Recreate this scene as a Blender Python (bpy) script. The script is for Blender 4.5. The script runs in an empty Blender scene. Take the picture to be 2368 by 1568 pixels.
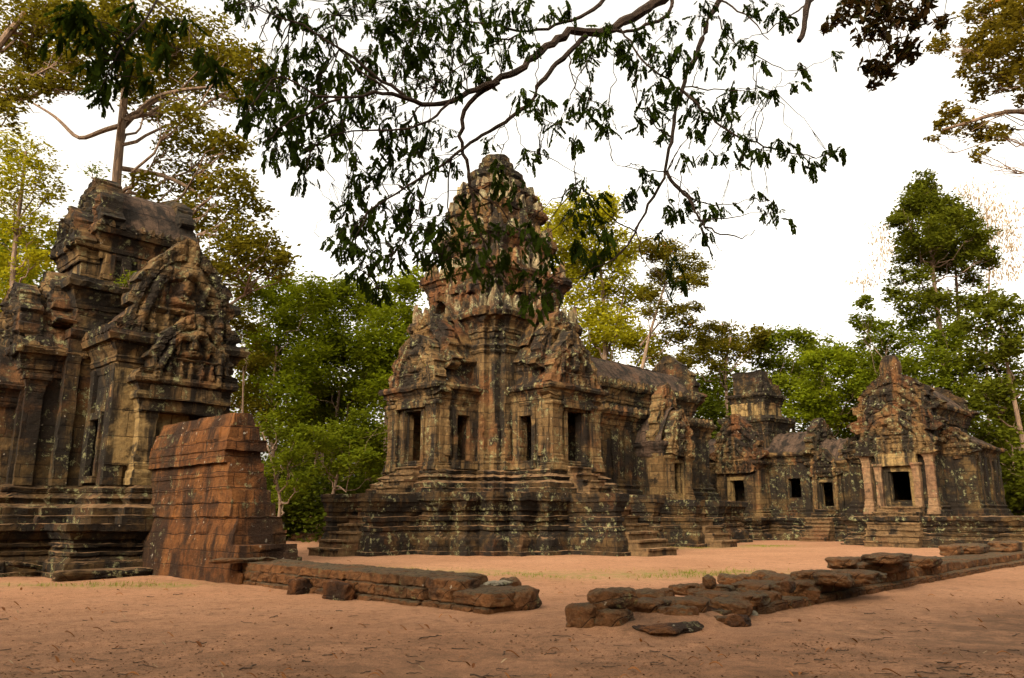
import bpy, math, random
import numpy as np

# ---------------------------------------------------------------- camera, sky, sun, exposure
SC = bpy.context.scene
COL = SC.collection
PITCH = math.radians(12.55)
CAM_Z = 1.55
F = 1823.0                       # focal length in units of a 2368 wide picture
cam_data = bpy.data.cameras.new('camera')
cam_data.sensor_width = 36
cam_data.lens = 36 * F / 2368
cam_data.clip_end = 2000
cam_data.clip_start = 0.1
cam = bpy.data.objects.new('camera', cam_data)
COL.objects.link(cam)
cam.location = (0, 0, CAM_Z)
cam.rotation_euler = (math.pi / 2 + PITCH, 0, 0)
SC.camera = cam

SUN_EL, SUN_AZ = math.radians(34), math.radians(208)     # azimuth clockwise from +Y
world = bpy.data.worlds.new('World')
SC.world = world
world.use_nodes = True
wn = world.node_tree.nodes
wl = world.node_tree.links
sky = wn.new('ShaderNodeTexSky')
sky.sky_type = 'NISHITA'
sky.sun_disc = False
sky.sun_elevation = SUN_EL
sky.sun_rotation = SUN_AZ
sky.dust_density = 6.0
sky.air_density = 1.2
hs = wn.new('ShaderNodeHueSaturation')                   # thin bright overcast: nearly white sky
hs.inputs['Saturation'].default_value = 0.14
wl.new(sky.outputs[0], hs.inputs['Color'])
bg = wn['Background']
bg.inputs['Strength'].default_value = 0.15
wm = wn.new('ShaderNodeMix')                             # warm, dusty evening air
wm.data_type = 'RGBA'
wm.blend_type = 'MULTIPLY'
wm.inputs['Factor'].default_value = 1
wl.new(hs.outputs[0], wm.inputs[6])
wm.inputs[7].default_value = (1.0, 0.92, 0.79, 1)
wl.new(wm.outputs[2], bg.inputs['Color'])

sun_data = bpy.data.lights.new('sun', 'SUN')
sun_data.energy = 0.5
sun_data.angle = math.radians(20)
sun_data.color = (1.0, 0.83, 0.62)
sun = bpy.data.objects.new('sun', sun_data)
COL.objects.link(sun)
sun.rotation_euler = (math.pi / 2 - SUN_EL, 0, math.pi - SUN_AZ)
sun.location = (-20, -30, 40)

SC.view_settings.view_transform = 'Standard'
SC.view_settings.look = 'None'
SC.view_settings.gamma = 1
SC.view_settings.exposure = 1.85

R = random.Random(11)
NP = np.random.default_rng(5)
ROT = math.radians(46)                                   # the temple grid: local +x runs back-right
U = np.array([math.cos(ROT), math.sin(ROT), 0.0])
V = np.array([math.sin(ROT), -math.cos(ROT), 0.0])       # local -y runs front-right
TC = np.array([-0.82, 37.5, 0.0])                        # tower centre


def P(px, py, depth):
    """point at distance `depth` ahead on the sight line of a spot in the 2368 x 1568 view"""
    a, b = (px - 1184) / F, (784 - py) / F
    y = math.cos(PITCH) - b * math.sin(PITCH)
    z = math.sin(PITCH) + b * math.cos(PITCH)
    return np.array([a / y * depth, depth, CAM_Z + z / y * depth])


def G(px, py):
    """spot on level ground"""
    b = (784 - py) / F
    y = math.cos(PITCH) - b * math.sin(PITCH)
    z = math.sin(PITCH) + b * math.cos(PITCH)
    d = -CAM_Z * y / z
    p = P(px, py, d)
    p[2] = 0
    return p


def tpt(u, v, z=0.0):
    """tower grid: u metres back-right, v metres front-right"""
    return TC + U * u + V * v + np.array([0, 0, z])


# ---------------------------------------------------------------- noise
def h3(i, j, k, s=0):
    n = (i.astype(np.int64) * 73856093) ^ (j.astype(np.int64) * 19349663) ^ (k.astype(np.int64) * 83492791) ^ (s * 2654435)
    n = (n ^ (n >> 13)) * 1274126177
    n = n ^ (n >> 16)
    n = (n * 668265263) & 0x7fffffff
    n = n ^ (n >> 15)
    return (n & 0xffff) / 65535.0


def vnoise(p, s=0):
    f = np.floor(p)
    t = p - f
    t = t * t * (3 - 2 * t)
    i, j, k = f[:, 0], f[:, 1], f[:, 2]
    out = 0
    for a in (0, 1):
        for b in (0, 1):
            for c in (0, 1):
                w = (t[:, 0] if a else 1 - t[:, 0]) * (t[:, 1] if b else 1 - t[:, 1]) * (t[:, 2] if c else 1 - t[:, 2])
                out = out + w * h3(i + a, j + b, k + c, s)
    return out * 2 - 1


def fbm(p, s=0, o=3):
    r, a = 0, 1.0
    for q in range(o):
        r = r + a * vnoise(p * 2.03 ** q + 17.3 * q, s + q)
        a *= 0.5
    return r


def weather(p, amp, seed):
    """stone by stone offsets plus worn, lumpy surfaces"""
    k = np.floor(p[:, 2] / 0.37)
    z0 = np.zeros_like(k)
    off = h3(k, z0, z0, seed)
    i = np.floor((p[:, 0] + off) / 0.66)
    j = np.floor((p[:, 1] + off * 1.7) / 0.66)
    blk = np.stack([h3(i, j, k, seed + 1), h3(i, j, k, seed + 2), h3(i, j, k, seed + 3) * 0.3 + 0.35], 1) * 2 - 1
    gone = (h3(i, j, k, seed + 9) < 0.10)[:, None]
    blk = np.where(gone, blk * 2.3, blk)
    lo = np.stack([fbm(p * 0.9, seed + 11), fbm(p * 0.9, seed + 21), fbm(p * 0.9, seed + 31)], 1)
    hi = np.stack([fbm(p * 3.7, seed + 41), fbm(p * 3.7, seed + 51), fbm(p * 3.7, seed + 61)], 1)
    return p + amp * (0.62 * blk + 0.45 * lo + 0.55 * hi)


# ---------------------------------------------------------------- objects
def empty(name, loc, rz=0.0, label=None, cat=None, group=None):
    o = bpy.data.objects.new(name, None)
    COL.objects.link(o)
    o.location = [float(c) for c in loc]
    o.rotation_euler = (0, 0, rz)
    tag(o, label, cat, group)
    return o


def tag(o, label=None, cat=None, group=None, kind=None):
    if label: o['label'] = label
    if cat: o['category'] = cat
    if group: o['group'] = group
    if kind: o['kind'] = kind
    return o


def mesh_obj(name, v, q, mat, parent=None, uv=None, tint=None, smooth=False):
    me = bpy.data.meshes.new(name)
    v = np.asarray(v, dtype=np.float32)
    q = np.asarray(q, dtype=np.int32)
    n = q.shape[1]
    me.vertices.add(len(v))
    me.vertices.foreach_set('co', v.ravel())
    me.loops.add(q.size)
    me.loops.foreach_set('vertex_index', q.ravel())
    me.polygons.add(len(q))
    me.polygons.foreach_set('loop_start', np.arange(0, q.size, n, dtype=np.int32))
    if uv is not None:
        l = me.uv_layers.new(name='uv')
        l.data.foreach_set('uv', np.asarray(uv, dtype=np.float32)[q.ravel()].ravel())
    if tint is not None:
        a = me.attributes.new('tint', 'FLOAT', 'FACE')
        a.data.foreach_set('value', np.asarray(tint, dtype=np.float32))
    me.materials.append(mat)
    me.update(calc_edges=True)
    me.validate()
    me.polygons.foreach_set('use_smooth', np.full(len(me.polygons), smooth, dtype=bool))
    o = bpy.data.objects.new(name, me)
    COL.objects.link(o)
    if parent is not None:
        o.parent = parent
    return o


def offset_poly(poly, d):
    poly = np.asarray(poly, float)
    a = poly - np.roll(poly, 1, 0)
    b = np.roll(poly, -1, 0) - poly
    na = np.stack([a[:, 1], -a[:, 0]], 1) / np.linalg.norm(a, axis=1)[:, None]
    nb = np.stack([b[:, 1], -b[:, 0]], 1) / np.linalg.norm(b, axis=1)[:, None]
    k = 1 + (na * nb).sum(1)
    return poly + d * (na + nb) / k[:, None]


def rect(x0, x1, y0, y1):
    return [(x0, y0), (x1, y0), (x1, y1), (x0, y1)]


def sym4(chain):
    out = []
    for k in range(4):
        c, s = [(1, 0), (0, 1), (-1, 0), (0, -1)][k]
        out += [(x * c - y * s, x * s + y * c) for x, y in chain]
    return out


class Q:
    """collects quads; build() cuts them fine, weathers them and links ONE mesh object"""

    def __init__(s, rot=0, o=(0, 0, 0)):
        s.c = []
        s.g = []
        s.at(rot, o)

    def at(s, rot=0, o=(0, 0, 0)):
        s.cs, s.sn = math.cos(math.radians(rot)), math.sin(math.radians(rot))
        s.o = np.array(o, float)
        return s

    def T(s, p):
        p = np.asarray(p, float)
        q = np.empty_like(p)
        q[..., 0] = p[..., 0] * s.cs - p[..., 1] * s.sn
        q[..., 1] = p[..., 0] * s.sn + p[..., 1] * s.cs
        q[..., 2] = p[..., 2]
        return q + s.o

    def quad(s, a, b, c, d):
        s.c.append(s.T([a, b, c, d]))

    def box(s, x0, x1, y0, y1, z0, z1, t=0.0, bottom=False):
        s.stack(rect(x0, x1, y0, y1), [(z0, 0), (z1, -t)])
        if bottom:
            s.quad((x0, y0, z0), (x0, y1, z0), (x1, y1, z0), (x1, y0, z0))

    def stack(s, poly, prof, cap=True):
        rings = [(z, offset_poly(poly, o)) for z, o in prof]
        n = len(poly)
        for (z0, a), (z1, b) in zip(rings, rings[1:]):
            for i in range(n):
                j = (i + 1) % n
                s.quad((*a[i], z0), (*a[j], z0), (*b[j], z1), (*b[i], z1))
        if cap:
            z, a = rings[-1]
            if n == 4:
                s.quad((*a[0], z), (*a[1], z), (*a[2], z), (*a[3], z))
            else:
                c = a.mean(0)
                for i in range(n):
                    j = (i + 1) % n
                    s.quad((*a[i], z), (*a[j], z), (*c, z), (*c, z))

    def wall(s, x0, x1, y0, y1, z0, z1, axis, op=None):
        """straight wall with one opening op=(a0,a1,b0,b1) along `axis`"""
        if op is None:
            return s.box(x0, x1, y0, y1, z0, z1)
        a0, a1, b0, b1 = op
        if axis == 'y':
            s.box(x0, x1, y0, a0, z0, z1); s.box(x0, x1, a1, y1, z0, z1)
            s.box(x0, x1, a0, a1, b1, z1, bottom=True)
            if b0 > z0: s.box(x0, x1, a0, a1, z0, b0)
        else:
            s.box(x0, a0, y0, y1, z0, z1); s.box(a1, x1, y0, y1, z0, z1)
            s.box(a0, a1, y0, y1, b1, z1, bottom=True)
            if b0 > z0: s.box(a0, a1, y0, y1, z0, b0)

    def grid(s, V):
        s.g.append(s.T(V))

    def vault(s, x0, x1, w, z0, h, p=1.7, half=None, step=0.14, ribs=0.03, wob=0.0):
        n = max(2, int(abs(x1 - x0) / step))
        xs = np.linspace(x0, x1, n)
        ts = np.linspace(-1, 1, 25)
        if half == 1: ts = np.linspace(0, 1, 14)
        if half == -1: ts = np.linspace(-1, 0, 14)
        Z = z0 + h * (1 - np.abs(ts) ** p)
        V = np.empty((n, len(ts), 3))
        V[..., 0] = xs[:, None]
        V[..., 1] = (ts * w)[None, :]
        V[..., 2] = Z[None, :] + ribs * (np.arange(n) % 3 == 0)[:, None] + wob * np.sin(xs * 0.9)[:, None]
        s.grid(V)

    def pediment(s, x, w, z0, H, th=0.4, seed=0, res=0.07, niche=True, yo=0.0, lean=0.0, ruin=0.0):
        """flame shaped gable slab facing +x with arch band, leaves and a seated figure in relief"""
        oz = np.array([0, .03, .07, .16, .22, .27, .40, .52, .60, .68, .78, .86, .92, .97, 1.0])
        ow = np.array([.95, 1.13, 1.2, 1.16, 1.0, .98, .95, .86, .80, .67, .55, .38, .27, .15, .05])
        nt, ns = max(12, int(H / res)), max(12, int(2 * w / res))
        t = np.linspace(0, 1, nt)
        W = np.interp(t, oz, ow) * w
        W = W * (1 + 0.05 * np.sign(np.sin(t * H * 9 + seed))) + 0.05 * vnoise(np.stack([t * H * 4, t * 0, t * 0 + seed], 1), seed)
        sx = np.linspace(-1, 1, ns)
        S, Tt = np.meshgrid(sx, t)
        Y = S * W[:, None]
        Zr = Tt * H
        a = np.abs(S)
        rr = np.sqrt((Y / w) ** 2 + (np.maximum(Tt - .12, 0) / .78) ** 2)
        yy = Y / w
        th_ = np.arctan2(Tt - .1, yy)
        r2 = rr * (1 + .05 * np.cos(th_ * 7))
        dome = lambda d: np.sqrt(np.clip(1 - d, 0, 1))
        rel = .24 * dome(((r2 - .74) / .095) ** 2)                      # serpent arch
        rel += np.where(rr >= .85, .05 + .13 * np.abs(np.sin(th_ * 10)) ** .6, 0)    # flame leaves on the rim
        if niche:
            ell = lambda cy, cz, ry, rz: dome(((yy - cy) / ry) ** 2 + ((Tt - cz) / rz) ** 2)
            rel += .10 * ell(0, .60, .17, .12) + .17 * ell(0, .635, .075, .05) + .24 * ell(0, .53, .13, .09) + .22 * ell(0, .425, .30, .05)
            rel += .12 * dome(((Tt - .345) / .022) ** 2) * (np.abs(yy) < .62)
            for cy in (-.52, -.26, 0, .26, .52):
                rel += .19 * ell(cy, .17, .085, .11) + .16 * ell(cy, .285, .055, .038)
            for cy in (-.38, .38):
                rel += .15 * ell(cy, .47, .08, .09) + .13 * ell(cy, .565, .05, .032)
        pts = np.stack([Y.ravel() * 3.2, Zr.ravel() * 3.2, np.full(Y.size, seed * 3.3)], 1)
        rel += (.045 * fbm(pts * 1.6, seed, 3) + .04 * np.abs(fbm(pts * 3.1, seed + 7, 2))).reshape(Y.shape)
        if ruin:
            Zr = Zr - ruin * H * np.maximum(0, vnoise(np.stack([Y.ravel() * 1.2, Y.ravel() * 0, Y.ravel() * 0 + seed], 1), seed + 5).reshape(Y.shape)) * Tt ** 2
        rel *= .8
        X = x + rel - lean * Tt
        Fv = np.stack([X, Y + yo, z0 + Zr], -1)
        s.grid(Fv)
        B = Fv.copy(); B[..., 0] = x - th - lean * Tt
        s.grid(B[:, ::-1])
        for e in (0, -1):
            A = np.stack([Fv[:, e], .5 * (Fv[:, e] + B[:, e]), B[:, e]], 1)
            s.grid(A if e == -1 else A[:, ::-1])
        s.grid(np.stack([Fv[-1], B[-1]], 0))
        s.grid(np.stack([B[0], Fv[0]], 0))

    def antefix(s, x, y, z, w, h, d=.16, rot=0):
        """small pointed stone leaf standing on a cornice, facing outward along `rot`"""
        c, sn = math.cos(math.radians(rot)), math.sin(math.radians(rot))
        pr = [(0, .8), (.25, 1.0), (.5, .85), (.75, .5), (1, .06)]
        f = lambda a, b, zz: (x + a * c - b * sn, y + a * sn + b * c, zz)
        for (t0, w0), (t1, w1) in zip(pr, pr[1:]):
            a0, a1, z0, z1 = w0 * w, w1 * w, z + t0 * h, z + t1 * h
            m0, m1 = d * (1 - .3 * t0), d * (1 - .3 * t1)
            s.quad(f(m0, -a0 * .5, z0), f(m0, a0 * .5, z0), f(m1, a1 * .5, z1), f(m1, -a1 * .5, z1))
            for sg in (-1, 1):
                s.quad(f(m0, sg * a0 * .5, z0), f(-.05, sg * a0, z0), f(-.05, sg * a1, z1), f(m1, sg * a1 * .5, z1))
            s.quad(f(-.12, a0, z0), f(-.12, -a0, z0), f(-.12, -a1, z1), f(-.12, a1, z1))

    def figure(s, x, y, z, h, rot=0, d=.13):
        """standing carved goddess in half relief"""
        z0s = np.array([0, .03, .1, .3, .45, .52, .56, .62, .70, .76, .79, .81, .84, .88, .92, .95, 1.0])
        ws = np.array([.13, .15, .12, .13, .135, .12, .085, .09, .14, .15, .12, .05, .06, .075, .085, .05, .01])
        th = np.linspace(-90, 90, 9)
        Vv = np.empty((len(z0s), 9, 3))
        c, sn = math.cos(math.radians(rot)), math.sin(math.radians(rot))
        for k, (zz, w) in enumerate(zip(z0s, ws)):
            a = np.cos(np.radians(th)) * d * min(1, w / .1)
            b = np.sin(np.radians(th)) * w * h
            Vv[k, :, 0] = x + a * c - b * sn
            Vv[k, :, 1] = y + a * sn + b * c
            Vv[k, :, 2] = z + zz * h
        s.grid(Vv)

    def build(s, name, mat, parent, size=0.13, amp=0.05, seed=1):
        vs, qs, uvs = [], [], []
        base = 0

        def add(B):                       # B: (K, n+1, m+1, 3)
            nonlocal base
            K, n1, m1, _ = B.shape
            nrm = np.cross(B[:, -1, 0] - B[:, 0, 0] + 1e-9, B[:, 0, -1] - B[:, 0, 0] + 1e-9)
            nrm2 = np.cross(B[:, -1, -1] - B[:, 0, -1] + 1e-9, B[:, 0, -1] - B[:, -1, -1] + 1e-9)
            nrm = np.where((np.linalg.norm(nrm, axis=1) > 1e-6)[:, None], nrm, nrm2)
            nrm /= (np.linalg.norm(nrm, axis=1)[:, None] + 1e-9)
            flat = np.abs(nrm[:, 2]) > .75
            tl = np.linalg.norm(nrm[:, :2], axis=1) + 1e-9
            tx, ty = -nrm[:, 1] / tl, nrm[:, 0] / tl
            uu = B[..., 0] * tx[:, None, None] + B[..., 1] * ty[:, None, None]
            vv = B[..., 2].copy()
            uu[flat] = B[flat][..., 0]
            vv[flat] = B[flat][..., 1]
            uvs.append(np.stack([uu, vv], -1).reshape(-1, 2))
            vs.append(B.reshape(-1, 3))
            idx = np.arange(K * n1 * m1).reshape(K, n1, m1) + base
            qs.append(np.stack([idx[:, :-1, :-1], idx[:, 1:, :-1], idx[:, 1:, 1:], idx[:, :-1, 1:]], -1).reshape(-1, 4))
            base += K * n1 * m1

        if s.c:
            C = np.array(s.c)
            d = lambda a, b: np.linalg.norm(C[:, a] - C[:, b], axis=1)
            n = np.maximum(1, np.ceil(np.maximum(d(0, 1), d(3, 2)) / size)).astype(int)
            m = np.maximum(1, np.ceil(np.maximum(d(1, 2), d(0, 3)) / size)).astype(int)
            key = n * 10000 + m
            for kx in np.unique(key):
                sel = C[key == kx]
                a, b = kx // 10000, kx % 10000
                x = np.linspace(0, 1, a + 1)[None, :, None, None]
                y = np.linspace(0, 1, b + 1)[None, None, :, None]
                c0, c1, c2, c3 = [sel[:, i][:, None, None, :] for i in range(4)]
                add(c0 * (1 - x) * (1 - y) + c1 * x * (1 - y) + c2 * x * y + c3 * (1 - x) * y)
        for g in s.g:
            add(np.transpose(g, (1, 0, 2))[None])
        v = np.concatenate(vs)
        if amp:
            v = weather(v, amp, seed)
        return mesh_obj(name, v, np.concatenate(qs), mat, parent, np.concatenate(uvs))


# ---------------------------------------------------------------- materials
class NT:
    def __init__(s, name):
        s.m = bpy.data.materials.new(name)
        s.m.use_nodes = True
        s.t = s.m.node_tree
        s.n, s.l = s.t.nodes, s.t.links
        s.b = s.n['Principled BSDF']
        s.out = s.n['Material Output']
        s.tc = s.n.new('ShaderNodeTexCoord')

    def sock(s, node, key, val):
        i = node.inputs[key]
        if hasattr(val, 'is_output'):
            s.l.new(val, i)
        else:
            i.default_value = val

    def map(s, vec, scale):
        m = s.n.new('ShaderNodeMapping')
        s.l.new(vec, m.inputs['Vector'])
        m.inputs['Scale'].default_value = scale
        return m.outputs[0]

    def noise(s, vec, scale, detail=5, rough=.6, col=False):
        n = s.n.new('ShaderNodeTexNoise')
        s.l.new(vec, n.inputs['Vector'])
        n.inputs['Scale'].default_value = scale
        n.inputs['Detail'].default_value = detail
        n.inputs['Roughness'].default_value = rough
        return n.outputs['Color' if col else 'Fac']

    def ramp(s, fac, a, b, lo=0.0, hi=1.0):
        n = s.n.new('ShaderNodeMapRange')
        s.sock(n, 'Value', fac)
        n.inputs['From Min'].default_value = a
        n.inputs['From Max'].default_value = b
        n.inputs['To Min'].default_value = lo
        n.inputs['To Max'].default_value = hi
        n.interpolation_type = 'SMOOTHSTEP'
        return n.outputs[0]

    def mul(s, a, b, op='MULTIPLY'):
        n = s.n.new('ShaderNodeMath')
        n.operation = op
        s.sock(n, 0, a); s.sock(n, 1, b)
        return n.outputs[0]

    def mix(s, fac, a, b, blend='MIX'):
        n = s.n.new('ShaderNodeMix')
        n.data_type = 'RGBA'
        n.blend_type = blend
        s.sock(n, 'Factor', fac)
        for i, v in ((6, a), (7, b)):
            if hasattr(v, 'is_output'): s.l.new(v, n.inputs[i])
            else: n.inputs[i].default_value = (*v, 1)
        return n.outputs[2]

    def bump(s, h, strength, dist):
        n = s.n.new('ShaderNodeBump')
        s.l.new(h, n.inputs['Height'])
        n.inputs['Strength'].default_value = strength
        n.inputs['Distance'].default_value = dist
        s.l.new(n.outputs[0], s.b.inputs['Normal'])

    def done(s, col, rough=.92):
        s.l.new(col, s.b.inputs['Base Color'])
        s.b.inputs['Roughness'].default_value = rough
        s.b.inputs['Specular IOR Level'].default_value = 0.15
        return s.m


def stone(name, c1, c2, c3, stain=.5, lichen=.5, green=.5, streak=True, brick=(.78, .37), red=.5, pits=1.0, spots=.5, dust=0.0, moss=0.0,
          lcol=(.20, .19, .09), scol=(.010, .0075, .005)):
    t = NT(name)
    uv, ob = t.tc.outputs['UV'], t.tc.outputs['Object']
    wob = t.noise(ob, 1.7, 3, col=True)
    vm = t.n.new('ShaderNodeVectorMath'); vm.operation = 'MULTIPLY_ADD'
    t.l.new(wob, vm.inputs[0]); vm.inputs[1].default_value = (.10, .07, 0); t.l.new(uv, vm.inputs[2])
    bt = t.n.new('ShaderNodeTexBrick')
    t.l.new(vm.outputs[0], bt.inputs['Vector'])
    for k, v in (('Scale', 1), ('Brick Width', brick[0]), ('Row Height', brick[1]), ('Mortar Size', .012), ('Mortar Smooth', .6), ('Bias', -.1)):
        bt.inputs[k].default_value = v
    bt.inputs['Color1'].default_value = (*c1, 1)
    bt.inputs['Color2'].default_value = (*c2, 1)
    bt.inputs['Mortar'].default_value = (c1[0] * .35, c1[1] * .33, c1[2] * .3, 1)
    col = bt.outputs['Color']
    big = t.noise(ob, .55, 5)
    col = t.mix(t.ramp(big, .62 - .25 * red, .72 - .2 * red, 0, .85), col, c3)
    fine = t.noise(ob, 5, 8, .7)
    col = t.mix(1.0, col, t.mix(t.ramp(fine, .3, .7), (.55, .55, .55), (1.25, 1.22, 1.18)), 'MULTIPLY')
    # dark rain and algae crust, deepened to mimic recess shade: vertical runs plus patches
    run = t.noise(t.map(ob, (1.35, 1.35, .10 if streak else .8)), 1.1, 6, .62)
    pat = t.noise(ob, 1.05, 8, .66)
    sm = t.mul(t.ramp(run, .585 - .20 * stain, .69 - .20 * stain, 0, .95), t.ramp(pat, .32, .52), 'MULTIPLY')
    sm2 = t.ramp(pat, .66 - .14 * stain, .74 - .14 * stain, 0, .85)
    col = t.mix(t.mul(sm, sm2, 'MAXIMUM'), col, scol)
    # lichen: crusty pale patches
    la = t.noise(ob, 4.2, 8, .78)
    lb = t.noise(ob, .8, 4)
    lm = t.mul(t.ramp(la, .60 - .1 * lichen, .66 - .1 * lichen), t.ramp(lb, .56 - .2 * green, .64 - .2 * green))
    col = t.mix(t.mul(lm, .8), col, lcol)
    sp = t.noise(ob, 9, 4, .55)
    ml = t.mul(t.ramp(sp, .74 - .1 * spots, .77 - .1 * spots), t.ramp(t.noise(ob, 1.3, 3), .46, .6))
    col = t.mix(t.mul(ml, .85), col, (.36, .31, .23))
    if moss:                                                  # dark moss felt on the upper sides
        ge = t.n.new('ShaderNodeNewGeometry')
        sx = t.n.new('ShaderNodeSeparateXYZ'); t.l.new(ge.outputs['Normal'], sx.inputs[0])
        up = t.mul(t.ramp(sx.outputs['Z'], .25, .75), t.ramp(t.noise(ob, 2.3, 6), .30, .55))
        col = t.mix(t.mul(up, moss), col, t.mix(t.ramp(t.noise(ob, 16, 5, .7), .35, .65), (.040, .030, .017), (.105, .075, .040)))
    if dust:                                                  # pale sand blown onto treads and ledges
        ge = t.n.new('ShaderNodeNewGeometry')
        sx = t.n.new('ShaderNodeSeparateXYZ'); t.l.new(ge.outputs['Normal'], sx.inputs[0])
        up = t.mul(t.ramp(sx.outputs['Z'], .6, .9), t.ramp(t.noise(ob, 1.1, 5), .32, .6))
        col = t.mix(t.mul(up, dust), col, (.20, .115, .055))
    hgt = t.mul(t.mul(fine, bt.outputs['Fac'], 'SUBTRACT'), t.mul(t.noise(ob, 22, 6, .7), .8 * pits), 'ADD')
    hgt = t.mul(hgt, t.mul(t.noise(ob, 9, 5, .6), .8), 'ADD')
    t.bump(hgt, 1.0, .06)
    return t.done(col)


M = {}
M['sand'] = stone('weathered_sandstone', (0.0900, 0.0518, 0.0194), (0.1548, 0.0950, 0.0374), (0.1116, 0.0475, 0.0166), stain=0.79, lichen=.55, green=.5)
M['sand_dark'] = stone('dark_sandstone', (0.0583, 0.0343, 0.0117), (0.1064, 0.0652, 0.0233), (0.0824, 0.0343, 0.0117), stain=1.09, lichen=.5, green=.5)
M['sand_roof'] = stone('roof_sandstone', (.05, .032, .021), (.07, .043, .027), (.075, .04, .022), stain=.6, lichen=.25, green=.15, streak=False, brick=(.9, .45), red=.2, spots=.1)
M['sand_light'] = stone('pale_sandstone', (0.1739, 0.1134, 0.0439), (0.2192, 0.1436, 0.0567), (0.1512, 0.0718, 0.0288), stain=0.67, lichen=.3, green=.25, brick=(1.2, .74), red=.25, spots=.2)
M['sand_red'] = stone('reddish_sandstone', (0.0810, 0.0429, 0.0141), (0.1302, 0.0739, 0.0253), (0.0880, 0.0331, 0.0113), stain=0.82, lichen=.6, green=.45, red=.7, spots=.75)
M['base'] = stone('mossy_base_sandstone', (0.0439, 0.0249, 0.0091), (0.0767, 0.0446, 0.0161), (0.0585, 0.0249, 0.0088), stain=0.87, lichen=.62, green=.55, streak=False, spots=.3, dust=.8)
M['laterite'] = stone('laterite', (.115, .044, .013), (.18, .072, .020), (.05, .028, .012), stain=.74, lichen=.4, green=.35, brick=(.86, .37), pits=2.0, red=.45, spots=.85, scol=(.024, .012, .006))
M['laterite_dark'] = stone('mossy_laterite', (0.1313, 0.0575, 0.0213), (0.2063, 0.0900, 0.0312), (0.0875, 0.0450, 0.0187), stain=.2, lichen=.35, green=.4, streak=False, brick=(9, 9), pits=2.2, moss=.9, red=.5, spots=.45, lcol=(.17, .15, .06), scol=(.035, .02, .012))
M['lichen_stone'] = stone('lichen_crusted_stone', (0.1280, 0.0960, 0.0480), (0.2080, 0.1600, 0.0880), (0.1200, 0.0600, 0.0280), stain=.6, lichen=.8, green=.7, brick=(3, 3), spots=.6, lcol=(.24, .22, .12))
M['stair_stone'] = stone('worn_step_stone', (0.1080, 0.0648, 0.0288), (0.1440, 0.0878, 0.0396), (0.1008, 0.0468, 0.0202), stain=.35, lichen=.3, green=.3, streak=False, brick=(1.1, .5), spots=.2, dust=.9)
M['sand_pink'] = stone('pinkish_pillar_sandstone', (0.1368, 0.0756, 0.0396), (0.1872, 0.1152, 0.0576), (0.1440, 0.0612, 0.0324), stain=.4, lichen=.3, green=.25, brick=(2.5, .8), spots=.3)
M['grey_rock'] = stone('grey_rock', (.20, .18, .13), (.24, .2, .14), (.2, .15, .1), stain=.2, lichen=.3, streak=False, brick=(9, 9), red=.2)


def ground_mat():
    t = NT('sandy_ground')
    ob = t.tc.outputs['Object']
    a = t.noise(ob, .28, 6, .6)
    b = t.noise(ob, 2.2, 7, .65)
    c = t.noise(ob, 26, 4, .6)
    col = t.mix(t.ramp(a, .35, .65), (.25, .124, .064), (.30, .155, .084))
    col = t.mix(t.ramp(b, .48, .75, 0, .6), col, (.125, .060, .028))
    col = t.mix(t.ramp(c, .62, .75, 0, .5), col, (.09, .045, .024))
    e = t.noise(ob, 70, 3, .6)
    col = t.mix(1.0, col, t.mix(t.ramp(e, .3, .7), (.62, .60, .58), (1.3, 1.3, 1.27)), 'MULTIPLY')
    f = t.noise(t.map(ob, (1, 1, 1)), 7, 8, .75)
    col = t.mix(t.ramp(f, .50, .64, 0, .75), col, (.125, .06, .028))
    col = t.mix(t.ramp(f, .30, .42, .35, 0), col, (.29, .14, .065))
    # small dark grit
    v = t.n.new('ShaderNodeTexVoronoi'); v.inputs['Scale'].default_value = 9
    t.l.new(ob, v.inputs['Vector'])
    g = t.mul(t.ramp(v.outputs['Distance'], .0, .16, 1, 0), t.ramp(t.noise(ob, 3, 3), .5, .62))
    col = t.mix(t.mul(g, .75), col, (.07, .04, .025))
    # foreground shade put into the colour with leaf debris; thin moss where grass grows
    att = t.n.new('ShaderNodeAttribute'); att.attribute_name = 'grass'
    gm = t.mul(att.outputs['Fac'], t.ramp(t.noise(ob, 3.2, 6, .7), .40, .62))
    col = t.mix(t.mul(gm, .8), col, (.13, .13, .03))
    att2 = t.n.new('ShaderNodeAttribute'); att2.attribute_name = 'mould_shade'
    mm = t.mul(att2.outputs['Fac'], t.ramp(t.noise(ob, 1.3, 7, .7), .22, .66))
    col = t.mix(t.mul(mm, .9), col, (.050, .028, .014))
    h = t.mul(t.mul(b, .6), t.mul(c, .35), 'ADD')
    t.bump(t.mul(h, t.mul(f, .5), 'ADD'), .9, .06)
    return t.done(col, .95)


def leaf_mat(name, c1, c2, tr=.35, c3=None):
    t = NT(name)
    t.n.remove(t.b)
    at = t.n.new('ShaderNodeAttribute'); at.attribute_name = 'tint'
    col = t.mix(at.outputs['Fac'], c1, c2)
    if c3:
        col = t.mix(t.ramp(at.outputs['Fac'], .93, .96), col, c3)
    d = t.n.new('ShaderNodeBsdfDiffuse'); tl = t.n.new('ShaderNodeBsdfTranslucent')
    t.l.new(col, d.inputs[0])
    t.l.new(t.mix(.5, col, (c2[0] * 1.3, c2[1] * 1.25, c2[2] * .5)), tl.inputs[0])
    ms = t.n.new('ShaderNodeMixShader'); ms.inputs[0].default_value = tr
    t.l.new(d.outputs[0], ms.inputs[1]); t.l.new(tl.outputs[0], ms.inputs[2])
    t.l.new(ms.outputs[0], t.out.inputs['Surface'])
    return t.m


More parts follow.
